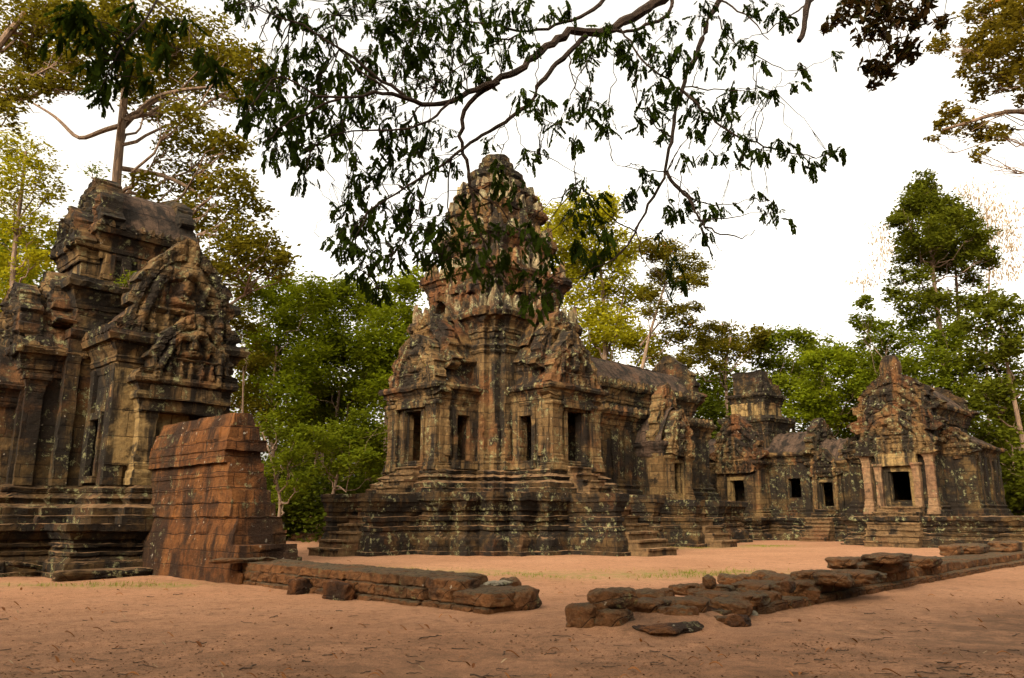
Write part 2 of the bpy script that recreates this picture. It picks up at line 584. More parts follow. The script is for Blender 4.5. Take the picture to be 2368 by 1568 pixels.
def bark_mat(name, c1, c2):
    t = NT(name)
    ob = t.tc.outputs['Object']
    n = t.noise(t.map(ob, (6, 6, 1.2)), 1.2, 6, .65)
    col = t.mix(t.ramp(n, .35, .65), c1, c2)
    t.bump(n, .8, .04)
    return t.done(col)


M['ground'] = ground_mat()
M['bark'] = bark_mat('grey_brown_bark', (.09, .06, .04), (.20, .13, .08))
M['bark_red'] = bark_mat('warm_brown_bark', (.085, .055, .036), (.19, .12, .072))
M['bark_dark'] = bark_mat('dark_bark', (.016, .010, .006), (.04, .024, .015))
M['l_olive'] = leaf_mat('olive_leaves', (.045, .040, .004), (.125, .100, .009), .45, (.22, .10, .02))
M['l_yellow'] = leaf_mat('yellow_green_leaves', (.13, .13, .006), (.30, .265, .012), .5)
M['l_bright'] = leaf_mat('bright_green_leaves', (.06, .085, .004), (.17, .19, .009), .5)
M['l_dark'] = leaf_mat('dark_green_leaves', (.032, .040, .004), (.095, .100, .008), .42)
M['l_green'] = leaf_mat('mid_green_leaves', (.042, .060, .004), (.13, .145, .009), .48)
M['l_brown'] = leaf_mat('bronze_leaves', (.045, .036, .004), (.14, .10, .010), .42, (.30, .10, .015))
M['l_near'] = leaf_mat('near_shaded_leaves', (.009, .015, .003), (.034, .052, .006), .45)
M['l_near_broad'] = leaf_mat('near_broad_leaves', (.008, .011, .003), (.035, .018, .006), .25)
M['l_pod'] = leaf_mat('dry_seed_pods', (.17, .12, .07), (.27, .20, .12), .1)
M['l_wood'] = leaf_mat('deep_wood_leaves', (.020, .027, .003), (.065, .075, .006), .3)
M['grass'] = leaf_mat('thin_grass', (.09, .11, .015), (.18, .18, .03), .35)
M['twig'] = bark_mat('dead_twig', (.03, .02, .014), (.085, .055, .035))
M['dry_leaf'] = leaf_mat('dry_fallen_leaf', (.10, .04, .018), (.28, .12, .045), .15)
M['pale_leaf'] = leaf_mat('pale_fallen_leaf', (.24, .17, .10), (.34, .25, .16), .15)
M['pale_wood'] = bark_mat('pale_dry_wood', (.30, .2, .1), (.45, .32, .17))
M['crumb'] = leaf_mat('leaf_crumbs', (.035, .018, .010), (.16, .075, .035), .05)


# ---------------------------------------------------------------- temple vocabulary
def base_prof(z0, z1, o, s=1.0):
    """moulded base: slab, sloping foot, torus bands, overhanging top slab"""
    f = [(-.10, .50), (.07, .50), (.075, .34), (.25, .33), (.30, .24), (.38, .12), (.40, .20), (.46, .21), (.47, .08), (.54, .05), (.55, .16),
         (.62, .18), (.63, .05), (.70, .06), (.71, .17), (.77, .22), (.80, .26), (.86, .32), (.87, .40), (1.0, .41)]
    return [(z0 + (z1 - z0) * a, o + s * b) for a, b in f]


def cornice(z0, z1, s=.3, o=0.0):
    f = [(0, .0), (.12, .10), (.2, .08), (.22, .2), (.34, .26), (.38, .18), (.5, .3), (.56, .42), (.7, .6), (.72, .86), (.86, 1.0), (.9, .9), (1.0, .86)]
    return [(z0 + (z1 - z0) * a, o + s * b) for a, b in f]


def foot(z0, z1, s=.3, o=0.0):
    f = [(0, 1.0), (.22, 1.0), (.24, .75), (.42, .8), (.5, .5), (.52, .3), (.6, .38), (.66, .5), (.72, .34), (.8, .16), (.82, .24), (.92, .26), (1.0, .02)]
    return [(z0 + (z1 - z0) * a, o + s * b) for a, b in f]


def door_frame(name, root, rot, o, x, w, z0, z1, mat, seed, fw=.2, lintel=True):
    q = Q(rot, o)
    q.box(x - .12, x + .07, -w - fw, -w, z0 - .1, z1 + fw)
    q.box(x - .12, x + .07, w, w + fw, z0 - .1, z1 + fw)
    q.box(x - .12, x + .066, -w, w, z1, z1 + fw, bottom=True)
    q.box(x - .3, x + .10, -w - fw * .8, w + fw * .8, z0 - .18, z0)
    # inner rebate
    q.box(x - .38, x - .13, -w - fw, -w + .07, z0, z1)
    q.box(x - .38, x - .13, w - .07, w + fw, z0, z1)
    return q.build(name, mat, root, .12, .012, seed)


def steps(q, x0, x1, w, z0, z1, n):
    """flight from the bottom (x1,z0) up to (x0,z1)"""
    for i in range(n):
        a = x1 + (x0 - x1) * i / n
        zt = z0 + (z1 - z0) * (i + 1) / n
        q.box(x0 - .05, a - .06, -w, w, z0 - .1, zt - .07)
        q.box(x0 - .05, a + .02 * R.random(), -w - .02, w + .02, zt - .075, zt, bottom=True)


def stair(root, rot, o, x0, x1, w, z1, n, mat, seed, ped=True):
    """stair between moulded pedestals"""
    q = Q(rot, o)
    steps(q, x0, x1, w, 0, z1, n)
    st = q.build('staircase', mat, root, .15, .03, seed)
    if ped:
        for sg in (-1, 1):
            p = Q(rot, o)
            a, b = (w + .05, w + .62) if sg > 0 else (-w - .62, -w - .05)
            p.stack(rect(x0 - .2, x1 - 1.05, a, b), base_prof(0, z1 - .06, -.12, .62))
            p.build('stair_pedestal', M['base'], st, .12, .035, seed + 7 * sg + 20)
    return st


# ---------------------------------------------------------------- central sanctuary: tower, porches, hall
sanct = empty('temple_sanctuary', TC, ROT, 'tall central stone tower with porches and a long vaulted hall on a moulded stepped base', 'temple')
Z0, Z1 = 2.4, 3.42
q = Q()
chain = [(5.6, 2.6), (5.0, 2.6), (5.0, 3.5), (4.3, 3.5), (4.3, 4.3), (3.5, 4.3), (3.5, 5.0), (2.6, 5.0), (2.6, 5.6)]
q.stack(sym4(chain), base_prof(0, Z0, 0))
q.at()
q.stack(rect(4.9, 16.2, -3.7, 3.7), base_prof(0, Z0 - .12, 0))
q.build('platform', M['base'], sanct, .10, .045, 3)
q = Q()
tower_chain = [(4.9, 1.7), (2.75, 1.7), (2.75, 2.15), (2.5, 2.15), (2.5, 2.5), (2.15, 2.5), (2.15, 2.75), (1.7, 2.75), (1.7, 4.9)]
q.stack(sym4(tower_chain), foot(Z0 - .02, Z1, .62, .06))
q.build('plinth', M['base'], sanct, .09, .045, 4)
for rot in (180, 270):
    stair(sanct, rot, (0, 0, 0), 5.7, 9.2, .95, Z0, 8, M['stair_stone'], 30 + rot)
    q = Q(rot)
    steps(q, 4.9, 6.3, .75, Z0, Z1 + .1, 4)
    q.build('staircase', M['stair_stone'], sanct, .14, .03, 41 + rot)

# tower body
body = [(2.75, 1.7), (2.75, 2.1), (2.45, 2.1), (2.45, 2.45), (2.1, 2.45), (2.1, 2.75), (1.7, 2.75)]
q = Q()
q.stack(sym4(body), [(Z1 - .1, 0), (9.4, -.03)], cap=False)
q.stack(sym4(body), foot(Z1 - .02, Z1 + .75, .16, .0), cap=False)
q.stack(sym4(body), [(8.55, .03), (8.65, .10), (8.72, .05), (8.85, .16), (8.95, .08)], cap=False)
q.build('tower_body', M['sand'], sanct, .10, .028, 5)
q = Q()
q.stack(sym4(body), cornice(9.2, 10.5, .6))
tcor = q.build('tower_cornice', M['sand'], sanct, .09, .05, 6)
def leaf_stone(par, x, y, z, w, h, d, rot, face=0):
    a = Q(face)
    a.antefix(x, y, z, w, h, d, rot)
    a.build('antefix', M['lichen_stone'] if (abs(x) + abs(y) * 3 + rot) % 1 > .45 else M['sand'], par, .1, .03, int(abs(x * 31 + y * 17 + z * 7)) + face)
for sgx, sgy in ((-1, -1), (-1, 1), (1, -1)):
    leaf_stone(tcor, sgx * 2.72, sgy * 2.72, 10.4, .34, 1.15, .22, math.degrees(math.atan2(sgy, sgx)))
for rot in (0, 90, 180, 270):
    for y in np.arange(-2.2, 2.3, .55):
        leaf_stone(tcor, 2.98, y, 10.4, .2, .8 + .3 * (abs(y) < .1), .2, 0, rot)
# carved goddesses on the corner pilasters
for x, y, rot in ((-2.45, -2.28, 180), (-2.28, -2.45, 270), (-2.75, -1.92, 180), (-1.92, -2.75, 270), (-4.45, -1.7, 270), (-1.7, -4.45, 180)):
    q = Q()
    q.figure(x, y, 3.95, 1.55, rot, .10)
    q.build('carved_goddess', M['sand'], sanct, .1, .02, 8)
tiers = [(10.45, 11.55, 12.8, .93), (12.75, 13.4, 14.75, .755), (14.7, 15.2, 16.3, .615), (16.25, 16.55, 17.25, .50)]
for k, (za, zb, zc, sc) in enumerate(tiers):
    q = Q()
    pl = [(x * sc, y * sc) for x, y in sym4(body)]
    q.stack(pl, [(za, 0), (zb, -.02)], cap=False)
    q.stack(pl, foot(za, za + (zb - za) * .5, .1), cap=False)
    q.stack(pl, cornice(zb, zc, .42 * (.4 + .6 * sc)))
    for rot in (0, 90, 180, 270):
        q.at(rot)
        e = 2.75 * sc
        # false doorway in the middle of each face
        q.box(e, e + .22, -.65 * sc, .65 * sc, za, zb + .1)
        q.antefix(e + .12, 0, zb, .8 * sc, (zc - zb) * 1.1, .3)
        for y in (-.55, .55):
            q.box(e - .1, e + .28, y * 2.2 * sc - .16, y * 2.2 * sc + .16, zb - .1, zb + .34)
    tt = q.build('tower_tier', M['sand_red'], sanct, .085, .06, 50 + k)
    for rot in (0, 90, 180, 270):
        for y in np.linspace(-1, 1, 7):
            if abs(y) > .25 or k < 3:
                leaf_stone(tt, e * (1.05 if abs(y) < .8 else .93) + .05, y * 2.35 * sc, zc - .1, .22 * (.6 + .4 * sc), .95 * (.5 + .5 * sc) * (.6 + .4 * R.random()), .22, 0, rot)
        leaf_stone(tt, 2.46 * sc, 2.46 * sc, zc - .12, .32 * sc + .05, 1.1 * sc + .15, .26, 45, rot)
q = Q()
ring = lambda r, n=18: [(r * math.cos(2 * math.pi * i / n), r * math.sin(2 * math.pi * i / n)) for i in range(n)]
q.stack(ring(1.0), [(17.0, .45), (17.3, .72), (17.6, .68), (17.8, .42), (17.85, .22), (18.05, .42), (18.3, .44), (18.42, .12), (18.48, -.25), (18.65, -.1), (18.9, -.08), (18.98, -.26), (19.05, -.24), (19.3, -.27)])
q.build('lotus_crown', M['sand_dark'], sanct, .09, .06, 60)

# four porches
for rot, has in ((180, True), (270, True), (90, False)):
    q = Q(rot)
    zt = 6.25
    q.wall(4.45, 4.9, -1.62, 1.62, Z1 - .1, zt, 'y', (-.56, .56, Z1 + .1, 5.9))
    if rot == 180: sd = [(1, (3.2, 3.95, Z1 + .3, 5.72)), (-1, None)]
    elif rot == 270: sd = [(-1, (3.2, 3.95, Z1 + .3, 5.72)), (1, None)]
    else: sd = [(1, None), (-1, None)]
    for sg, op in sd:
        a, b = (1.2, 1.62) if sg > 0 else (-1.62, -1.2)
        q.wall(2.6, 4.45, a, b, Z1 - .1, zt, 'x', op)
    for y in (-1.32, 1.32):                                     # front pilasters with capitals
        q.box(4.9, 5.06, y - .30, y + .30, Z1 - .05, zt + .02)
        q.stack(rect(4.9, 5.06, y - .30, y + .30), foot(Z1 - .05, Z1 + .6, .12), cap=False)
        q.stack(rect(4.9, 5.06, y - .30, y + .30), cornice(zt - .55, zt, .16), cap=False)
    for y in (-1.62, 1.62):                                     # side pilasters
        for x in (2.98, 4.65):
            q.box(x - .24, x + .24, y - .09, y + .09, Z1 - .05, zt)
    q.stack(rect(2.6, 4.95, -1.66, 1.66), foot(Z1 - .1, Z1 + .35, .16, .0), cap=False)
    po = q.build('porch', M['sand'], sanct, .09, .022, 70 + rot)
    q = Q(rot)
    q.stack(rect(2.5, 4.98, -1.66, 1.66), cornice(zt - .1, zt + .75, .38))
    q.box(4.88, 5.16, -1.0, 1.0, 6.02, zt + .1, bottom=True)
    q.build('porch_cornice', M['sand'], sanct, .09, .04, 71 + rot)
    q = Q(rot)
    q.vault(2.2, 4.9, 1.65, 6.85, 1.9, 1.6)
    q.box(2.2, 4.1, -1.3, 1.3, 6.8, 7.9)
    q.stack(rect(2.2, 4.1, -1.3, 1.3), cornice(7.6, 8.25, .28))
    q.vault(2.2, 4.1, 1.5, 8.2, 2.1, 1.5)
    q.vault(2.2, 3.5, 1.4, 8.9, 2.2, 1.5)
    q.build('porch_roof', M['sand_red'], sanct, .1, .05, 72 + rot)
    q = Q(rot)
    q.pediment(5.02, 1.6, zt + .2, 3.1, .45, seed=rot + 1, lean=.18, ruin=.08)
    q.build('pediment', M['sand'], sanct, amp=.035, seed=73 + rot)
    q = Q(rot)
    q.pediment(4.25, 1.5, 7.7, 2.85, .45, seed=rot + 5, lean=.15, ruin=.06)
    q.build('pediment', M['sand_red'], sanct, amp=.035, seed=74 + rot)
    if has:
        door_frame('door_frame', po, rot, (0, 0, 0), 4.92, .56, Z1 + .1, 5.9, M['sand'], 75 + rot)
        sy = 1 if rot == 180 else -1
        q = Q(rot)
        for x in (3.12, 4.03):
            q.box(x - .1, x + .1, min(sy * 1.5, sy * 1.72), max(sy * 1.5, sy * 1.72), Z1 + .2, 5.86)
        q.box(3.0, 4.15, min(sy * 1.5, sy * 1.73), max(sy * 1.5, sy * 1.73), 5.70, 6.05, bottom=True)
        q.box(2.9, 4.25, min(sy * 1.5, sy * 1.95), max(sy * 1.5, sy * 1.95), Z1 + .0, Z1 + .34)
        q.build('window_frame', M['sand'], po, .1, .02, 76 + rot)

# long hall (east arm)
ZH = Z0 - .1
q = Q()
q.stack(rect(2.6, 15.2, -2.55, 2.55), foot(ZH, ZH + 1.0, .42), cap=False)
q.stack(rect(2.6, 15.2, -2.55, 2.55), [(ZH, 0), (5.9, 0)], cap=False)
for x in np.arange(4.9, 15.2, 1.05):
    if abs(x - 9.1) > 1.2:
        q.box(x - .28, x + .28, -2.68, -2.5, ZH + .3, 5.8)
q.stack(rect(2.6, 15.2, -1.6, 1.6), [(6.0, 0), (7.7, 0)], cap=False)
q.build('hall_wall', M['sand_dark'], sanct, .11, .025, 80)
q = Q()
q.stack(rect(2.6, 15.25, -2.58, 2.58), cornice(5.75, 6.75, .4))
q.stack(rect(2.6, 15.3, -1.62, 1.62), cornice(7.35, 8.35, .42))
for x in np.arange(3.2, 15.3, .42):
    q.antefix(x, -2.95, 6.65, .16, .3, .1, rot=270)
    q.antefix(x, -2.0, 8.25, .16, .34, .1, rot=270)
q.build('hall_cornice', M['sand'], sanct, .1, .05, 81)
q = Q()
q.vault(2.6, 15.3, 1.85, 8.25, 1.75, 1.8, ribs=.02, wob=.03)
q.vault(2.6, 15.2, 2.75, 6.65, .95, 1.6, ribs=.04)
q.box(2.6, 15.3, -.12, .12, 9.85, 10.06)
q.build('hall_roof', M['sand_roof'], sanct, .12, .035, 82)
q = Q()
q.pediment(15.5, 2.0, 8.0, 3.2, .5, seed=9, ruin=.08)
q.build('pediment', M['sand_dark'], sanct, amp=.05, seed=83)
# lower east porch behind
q = Q()
q.box(15.2, 15.9, -1.3, 1.3, ZH, 6.0)
q.stack(rect(15.2, 15.9, -1.3, 1.3), cornice(5.7, 6.5, .3))
q.build('rear_porch', M['sand_dark'], sanct, .12, .04, 84)
# south porch of the hall
o = (9.1, 0, 0)
q = Q(270, o)
q.wall(3.7, 4.15, -1.25, 1.25, ZH, 4.9, 'y', (-.5, .5, ZH + .1, 4.15))
q.box(2.5, 3.7, -1.25, -.85, ZH, 4.9); q.box(2.5, 3.7, .85, 1.25, ZH, 4.9)
for y in (-.82, .82):
    q.box(4.15, 4.4, y - .22, y + .22, ZH, 4.5)
    q.stack(rect(4.15, 4.4, y - .22, y + .22), cornice(3.95, 4.5, .15), cap=False)
    q.stack(rect(4.15, 4.4, y - .22, y + .22), foot(ZH, ZH + .5, .1), cap=False)
hp = q.build('porch', M['sand'], sanct, .1, .022, 85)
q = Q(270, o)
q.stack(rect(2.4, 4.2, -1.25, 1.25), cornice(4.45, 5.2, .22))
q.vault(2.0, 4.1, 1.35, 5.15, 1.9, 1.5)
q.build('porch_roof', M['sand_roof'], sanct, .1, .06, 86)
q = Q(270, o)
q.pediment(4.5, 1.0, 4.5, 2.4, .4, seed=21)
q.build('pediment', M['sand'], sanct, amp=.04, seed=87)
q = Q(270, o)
q.pediment(3.7, 1.15, 5.1, 3.3, .4, seed=22, ruin=.06)
q.build('pediment', M['sand'], sanct, amp=.03, seed=88)
door_frame('door_frame', hp, 270, o, 4.17, .5, ZH + .1, 4.15, M['sand_light'], 89, .16)
stair(sanct, 270, o, 4.0, 7.0, .75, ZH, 7, M['stair_stone'], 90)

# ---------------------------------------------------------------- west gatehouse (left edge of the view)
T_W = 16.1
wg = empty('west_gatehouse', tpt(-T_W - .65, 0), ROT, 'near dark gatehouse at left with stacked vaulted upper storey and large carved gable', 'gatehouse')
ZP, ZF = 1.3, 2.35
q = Q()
q.stack(rect(-2.45, 3.0, -4.1, 4.1), base_prof(0, ZP, 0, .8))
q.stack(rect(-5.6, -2.45, -2.4, 2.4), base_prof(0, ZP, .02, .8))
q.build('platform', M['base'], wg, .08, .035, 101)
q = Q()
q.stack(rect(-2.3, 2.3, -1.5, 1.5), foot(ZP - .02, ZF, .42, .04), cap=False)
q.stack(rect(-1.6, 1.6, -3.42, 3.42), foot(ZP - .02, ZF, .42, .02), cap=False)
q.stack(rect(-1.05, 1.25, -4.0, -3.4), foot(ZP - .02, ZF, .40, .0), cap=False)
q.stack(rect(-3.45, -2.3, -1.25, 1.25), foot(ZP - .02, ZF, .42, .01), cap=False)
q.build('plinth', M['base'], wg, .08, .035, 102)
q = Q()
q.box(-2.3, 2.3, -1.5, 1.5, ZF - .2, 7.0)
for y in (-1.5,):
    q.box(-2.42, -2.05, y - .1, y + .25, ZF, 6.6)
q.wall(-1.6, -1.2, -3.4, -1.5, ZF - .1, 5.75, 'y', (-2.72, -2.0, 2.62, 4.2))
q.box(-1.22, 1.6, -3.4, -1.4, ZF - .1, 5.75)
q.box(-1.42, -1.18, -2.75, -1.95, 2.6, 4.25)               # blind window filling
q.box(-1.74, -1.25, -3.5, -3.05, ZF, 5.7)                    # corner pilaster
q.box(1.25, 1.74, -3.5, -3.05, ZF, 5.7)
q.box(-1.72, -1.58, -1.85, -1.52, ZF, 5.7)
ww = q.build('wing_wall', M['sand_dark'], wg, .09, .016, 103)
q = Q()
q.box(-1.6, 1.6, 1.4, 3.4, ZF - .1, 5.75)
q.build('wing_wall', M['sand_dark'], wg, .15, .035, 203)
q = Q()
q.box(-1.74, -1.59, -2.85, -2.68, 2.5, 4.35); q.box(-1.74, -1.59, -2.04, -1.88, 2.5, 4.35)
q.box(-1.76, -1.59, -2.85, -1.88, 4.2, 4.4, bottom=True); q.box(-1.80, -1.59, -2.88, -1.85, 2.42, 2.6)
q.build('window_frame', M['sand_dark'], ww, .09, .015, 104)
q = Q()
q.stack(rect(-1.64, 1.64, -3.45, -1.4), cornice(5.55, 6.65, .45))
q.stack(rect(-1.64, 1.64, 1.4, 3.45), cornice(5.55, 6.65, .45))
for y in np.arange(-3.7, -1.5, .28):
    q.antefix(-2.02, y, 6.55, .13, .26, .08, rot=180)
q.build('wing_cornice', M['sand'], wg, .08, .03, 105)
q = Q(270)
q.vault(1.3, 3.4, 1.85, 6.55, 1.9, 1.5, ribs=.02)
q.at(90)
q.vault(1.3, 3.4, 1.85, 6.55, 1.9, 1.5, ribs=.02)
q.build('wing_roof', M['sand_roof'], wg, .1, .05, 106)
q = Q()
q.box(-1.73, -1.0, -3.54, -3.3, ZF + .55, 5.6)
q.build('corner_pier', M['sand_light'], wg, .1, .012, 206)
# south portico: pillars, carved lintel, two-fold pediment
q = Q()
q.box(-1.05, -.58, -3.87, -3.4, ZF, 4.95); q.box(.78, 1.25, -3.87, -3.4, ZF, 4.95)
q.box(-.8, .8, -3.6, -3.4, ZF, 4.95)
for x in (-.82, 1.02):
    q.stack(rect(x - .25, x + .25, -3.88, -3.45), cornice(4.2, 4.95, .22), cap=False)
    q.stack(rect(x - .25, x + .25, -3.88, -3.45), foot(ZF, ZF + .8, .1), cap=False)
q.build('portico', M['sand_light'], wg, .09, .014, 107)
q = Q()
q.box(-1.08, 1.28, -4.0, -3.4, 4.4, 4.72, bottom=True)
q.stack(rect(-1.15, 1.35, -3.95, -3.4), cornice(4.7, 5.4, .28))
q.box(-.95, 1.15, -4.13, -3.85, 4.75, 5.15, bottom=True)
q.build('lintel', M['sand'], wg, .08, .02, 108)
q = Q(270)
q.pediment(4.05, 1.2, 5.2, 2.15, .5, seed=31, res=.045, yo=.15)
q.build('pediment', M['sand'], wg, amp=.03, seed=109)
q = Q(270)
q.pediment(3.5, 1.6, 6.3, 3.5, .5, seed=33, res=.045)
q.build('pediment', M['sand'], wg, amp=.035, seed=110)
# centre block and upper storey
q = Q()
q.stack(rect(-2.3, 2.3, -1.5, 1.5), [(6.0, .02), (6.6, .0), (6.65, .12), (6.9, .14), (6.95, .05), (7.1, .05)] + cornice(7.35, 8.5, .4))
q.build('centre_cornice', M['sand_dark'], wg, .09, .055, 111)
q = Q()
q.box(-1.6, .6, -1.15, 1.15, 8.3, 9.6)
q.stack(rect(-1.6, .6, -1.15, 1.15), foot(8.4, 8.9, .15), cap=False)
for x in (-1.45, -.95, -.45, .05, .5):
    q.box(x - .14, x + .14, -1.27, -1.05, 8.7, 9.5)
q.box(-2.15, -1.6, -.9, .9, 8.35, 9.4)
q.build('upper_storey', M['sand'], wg, .09, .02, 112)
q = Q()
q.stack(rect(-1.68, .62, -1.18, 1.18), cornice(9.35, 10.4, .42))
for x in np.arange(-1.9, 1.0, .3):
    q.antefix(x, -1.55, 10.28, .14, .24, .1, rot=270)
q.stack(rect(-2.25, -1.6, -.95, .95), cornice(9.2, 9.8, .25))
q.build('upper_cornice', M['sand'], wg, .085, .03, 113)
q = Q()
q.vault(-1.75, .85, 1.35, 10.35, 1.7, 1.9, ribs=.012)
q.build('upper_roof', M['sand_roof'], wg, .09, .02, 114)
q = Q(180)
q.pediment(1.85, 1.4, 10.2, 2.25, .55, seed=41, lean=.1, ruin=.10)
q.build('upper_pediment', M['sand_dark'], wg, .09, .05, 115)
q = Q(180)
q.pediment(2.4, 1.0, 9.6, 1.6, .5, seed=42, lean=.1, ruin=.12)
q.build('upper_pediment', M['sand_dark'], wg, .09, .05, 116)
q = Q()
q.pediment(1.0, 1.35, 10.2, 2.1, .4, seed=43, ruin=.2)
q.build('upper_pediment', M['sand_dark'], wg, .09, .05, 117)
# west porch running out of the picture
q = Q(180)
q.wall(3.0, 3.4, -1.2, 1.2, ZF - .1, 5.6, 'y', (-.5, .5, ZF + .1, 4.6))
q.box(2.2, 3.0, .85, 1.25, ZF - .1, 5.6)
q.box(2.2, 3.0, -1.25, -.85, ZF - .1, 5.6)
q.box(2.85, 3.3, 1.2, 1.36, ZF, 5.5)
q.stack(rect(2.85, 3.3, 1.0, 1.36), cornice(4.85, 5.5, .14), cap=False)
q.build('west_porch', M['sand_dark'], wg, .09, .016, 116)
q = Q(180)
q.stack(rect(2.2, 3.45, -1.28, 1.28), cornice(5.45, 6.3, .34))
q.vault(2.0, 3.5, 1.45, 6.2, 1.9, 1.5)
q.build('west_porch_roof', M['sand'], wg, .09, .04, 117)
q = Q(180)
q.pediment(3.55, 1.3, 6.0, 2.7, .45, seed=51, ruin=.12)
q.build('pediment', M['sand'], wg, .09, .05, 118)
q = Q(180)
q.pediment(2.75, 1.3, 7.0, 1.9, .45, seed=52, ruin=.12)
q.build('pediment', M['sand'], wg, .09, .05, 119)
# outer entrance further west, mostly beyond the picture
q = Q(180)
q.wall(4.9, 5.25, -.95, .95, ZP, 4.6, 'y', (-.5, .5, ZF, 4.0))
q.box(3.4, 4.9, .7, .95, ZP, 4.6); q.box(3.4, 4.9, -.95, -.7, ZP, 4.6)
q.stack(rect(3.4, 5.3, -1.0, 1.0), cornice(4.5, 5.2, .28))
q.vault(3.4, 5.3, 1.15, 5.15, 1.3, 1.5)
q.build('entrance_porch', M['sand'], wg, .1, .03, 120)

# ---------------------------------------------------------------- east gatehouse (far, behind the hall)
eg = empty('east_gatehouse', tpt(24.5, 1.0), ROT, 'distant low gatehouse with a small broken tower block and three dark doorways', 'gatehouse')
E0, EF = 1.35, 1.85
q = Q()
q.stack(rect(-3.2, 3.2, -11.5, 11.5), base_prof(0, E0, -.3, .8))
q.stack(rect(-4.6, -3.2, -2.2, 2.2), base_prof(0, E0, -.3, .8))
q.build('platform', M['base'], eg, .13, .06, 121)
q = Q()
q.wall(-1.7, -1.3, -4.3, -1.4, EF - .6, 4.75, 'y', (-3.55, -2.75, 2.6, 3.8))
q.wall(-1.7, -1.3, -9.2, -4.3, EF - .6, 4.3, 'y', (-5.6, -4.8, EF, 3.5))
q.wall(-1.7, -1.3, 1.4, 4.8, EF - .6, 4.75, 'y', (2.6, 3.3, 2.4, 3.6))
q.box(1.3, 1.7, -9.2, 4.8, EF - .6, 4.5)
q.box(-1.3, 1.3, -9.2, -8.8, EF - .6, 4.3); q.box(-1.3, 1.3, 4.4, 4.8, EF - .6, 4.5)
for y in (-1.75, -2.4, -4.0, -4.45, -6.0, -6.9, 2.2, 3.6, 4.6):
    q.box(-1.84, -1.66, y - .2, y + .2, EF - .5, 4.3)
q.stack(rect(-1.7, 1.7, -9.2, 4.8), foot(E0 - .05, E0 + .7, .35), cap=False)
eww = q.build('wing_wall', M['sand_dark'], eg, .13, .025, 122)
q = Q()
q.stack(rect(-1.75, 1.75, -4.35, 4.85), cornice(4.65, 5.45, .36))
q.stack(rect(-1.75, 1.75, -9.2, -4.35), cornice(4.15, 4.8, .32))
q.build('wing_cornice', M['sand'], eg, .12, .06, 123)
q = Q(270)
q.vault(1.2, 4.35, 1.9, 5.35, 1.5, 1.6, ribs=.05)
q.vault(4.35, 9.2, 1.85, 4.75, 1.5, 1.6, ribs=.09)
q.at(90)
q.vault(1.2, 4.85, 1.9, 5.35, 1.5, 1.6, ribs=.05)
q.build('wing_roof', M['sand_roof'], eg, .13, .04, 124)
q = Q(270)
q.pediment(4.5, 1.95, 5.1, 2.6, .4, seed=61, ruin=.15)
q.build('wing_pediment', M['sand_dark'], eg, amp=.06, seed=125)
q = Q(90)
q.pediment(5.0, 1.95, 5.1, 2.2, .4, seed=62, ruin=.15)
q.build('wing_pediment', M['sand_dark'], eg, amp=.06, seed=126)
q = Q()
q.box(-1.5, 1.5, -1.5, 1.5, EF, 7.2)
q.stack(rect(-1.5, 1.5, -1.5, 1.5), cornice(6.6, 8.0, .42))
q.build('centre_block', M['sand_dark'], eg, .12, .05, 126)
q = Q()
q.box(-1.2, 1.2, -1.25, 1.25, 7.9, 9.0)
for y in (-1.05, -.35, .35, 1.05):
    q.box(-1.3, -1.1, y - .14, y + .14, 7.95, 8.95)
q.build('upper_storey', M['sand_light'], eg, .12, .05, 127)
q = Q()
q.stack(rect(-1.2, 1.2, -1.25, 1.25), cornice(8.8, 9.6, .34))
q.box(-1.35, -.3, -1.2, .95, 9.5, 11.1)
q.box(-1.2, -.4, -1.5, -1.1, 9.5, 10.3)
q.box(-.4, .5, -1.1, 1.0, 9.5, 10.75)
q.box(.4, 1.3, -1.15, 1.0, 9.5, 10.35)
q.build('upper_roof', M['sand_dark'], eg, .12, .085, 128)
q = Q(180)
q.wall(2.8, 3.2, -1.5, 1.5, EF - .4, 4.3, 'y', (-.5, .5, EF, 3.72))
q.box(1.5, 2.8, -1.5, -1.1, EF - .4, 4.3); q.box(1.5, 2.8, 1.1, 1.5, EF - .4, 4.3)
for y in (-.98, .98):
    q.box(3.2, 3.42, y - .22, y + .22, EF - .2, 4.1)
q.stack(rect(1.5, 3.2, -1.5, 1.5), foot(E0 - .05, EF + .1, .3), cap=False)
ep = q.build('porch', M['sand'], eg, .12, .022, 129)
q = Q(180)
q.stack(rect(1.4, 3.3, -1.5, 1.5), cornice(4.2, 4.9, .3))
q.vault(1.3, 3.2, 1.6, 4.9, 2.2, 1.5)
q.build('porch_roof', M['sand_dark'], eg, .12, .07, 130)
q = Q(180)
q.pediment(3.5, 1.2, 4.15, 2.4, .4, seed=66)
q.build('pediment', M['sand'], eg, amp=.04, seed=131)
q = Q(180)
q.pediment(3.0, 1.65, 5.0, 3.1, .4, seed=67, ruin=.12)
q.build('pediment', M['sand_red'], eg, amp=.05, seed=131)
q = Q(180)
q.pediment(1.95, .85, 3.85, 1.75, .35, seed=68, yo=5.2)
q.box(1.7, 2.0, 4.45, 4.7, EF - .1, 3.9); q.box(1.7, 2.0, 5.7, 5.95, EF - .1, 3.9)
q.build('side_door_surround', M['sand'], eg, .12, .05, 132)
door_frame('door_frame', ep, 180, (0, 0, 0), 3.24, .5, EF, 3.72, M['sand_light'], 133, .22)
door_frame('door_frame', eww, 180, (0, -5.2, 0), 1.74, .4, EF, 3.5, M['sand_light'], 134, .18)
q = Q(180)
steps(q, 3.1, 4.9, .8, 0, E0, 5)
q.build('staircase', M['stair_stone'], eg, .14, .03, 135)
q = Q(180, (0, -5.2, 0))
steps(q, 3.1, 4.4, .8, 0, E0, 6)
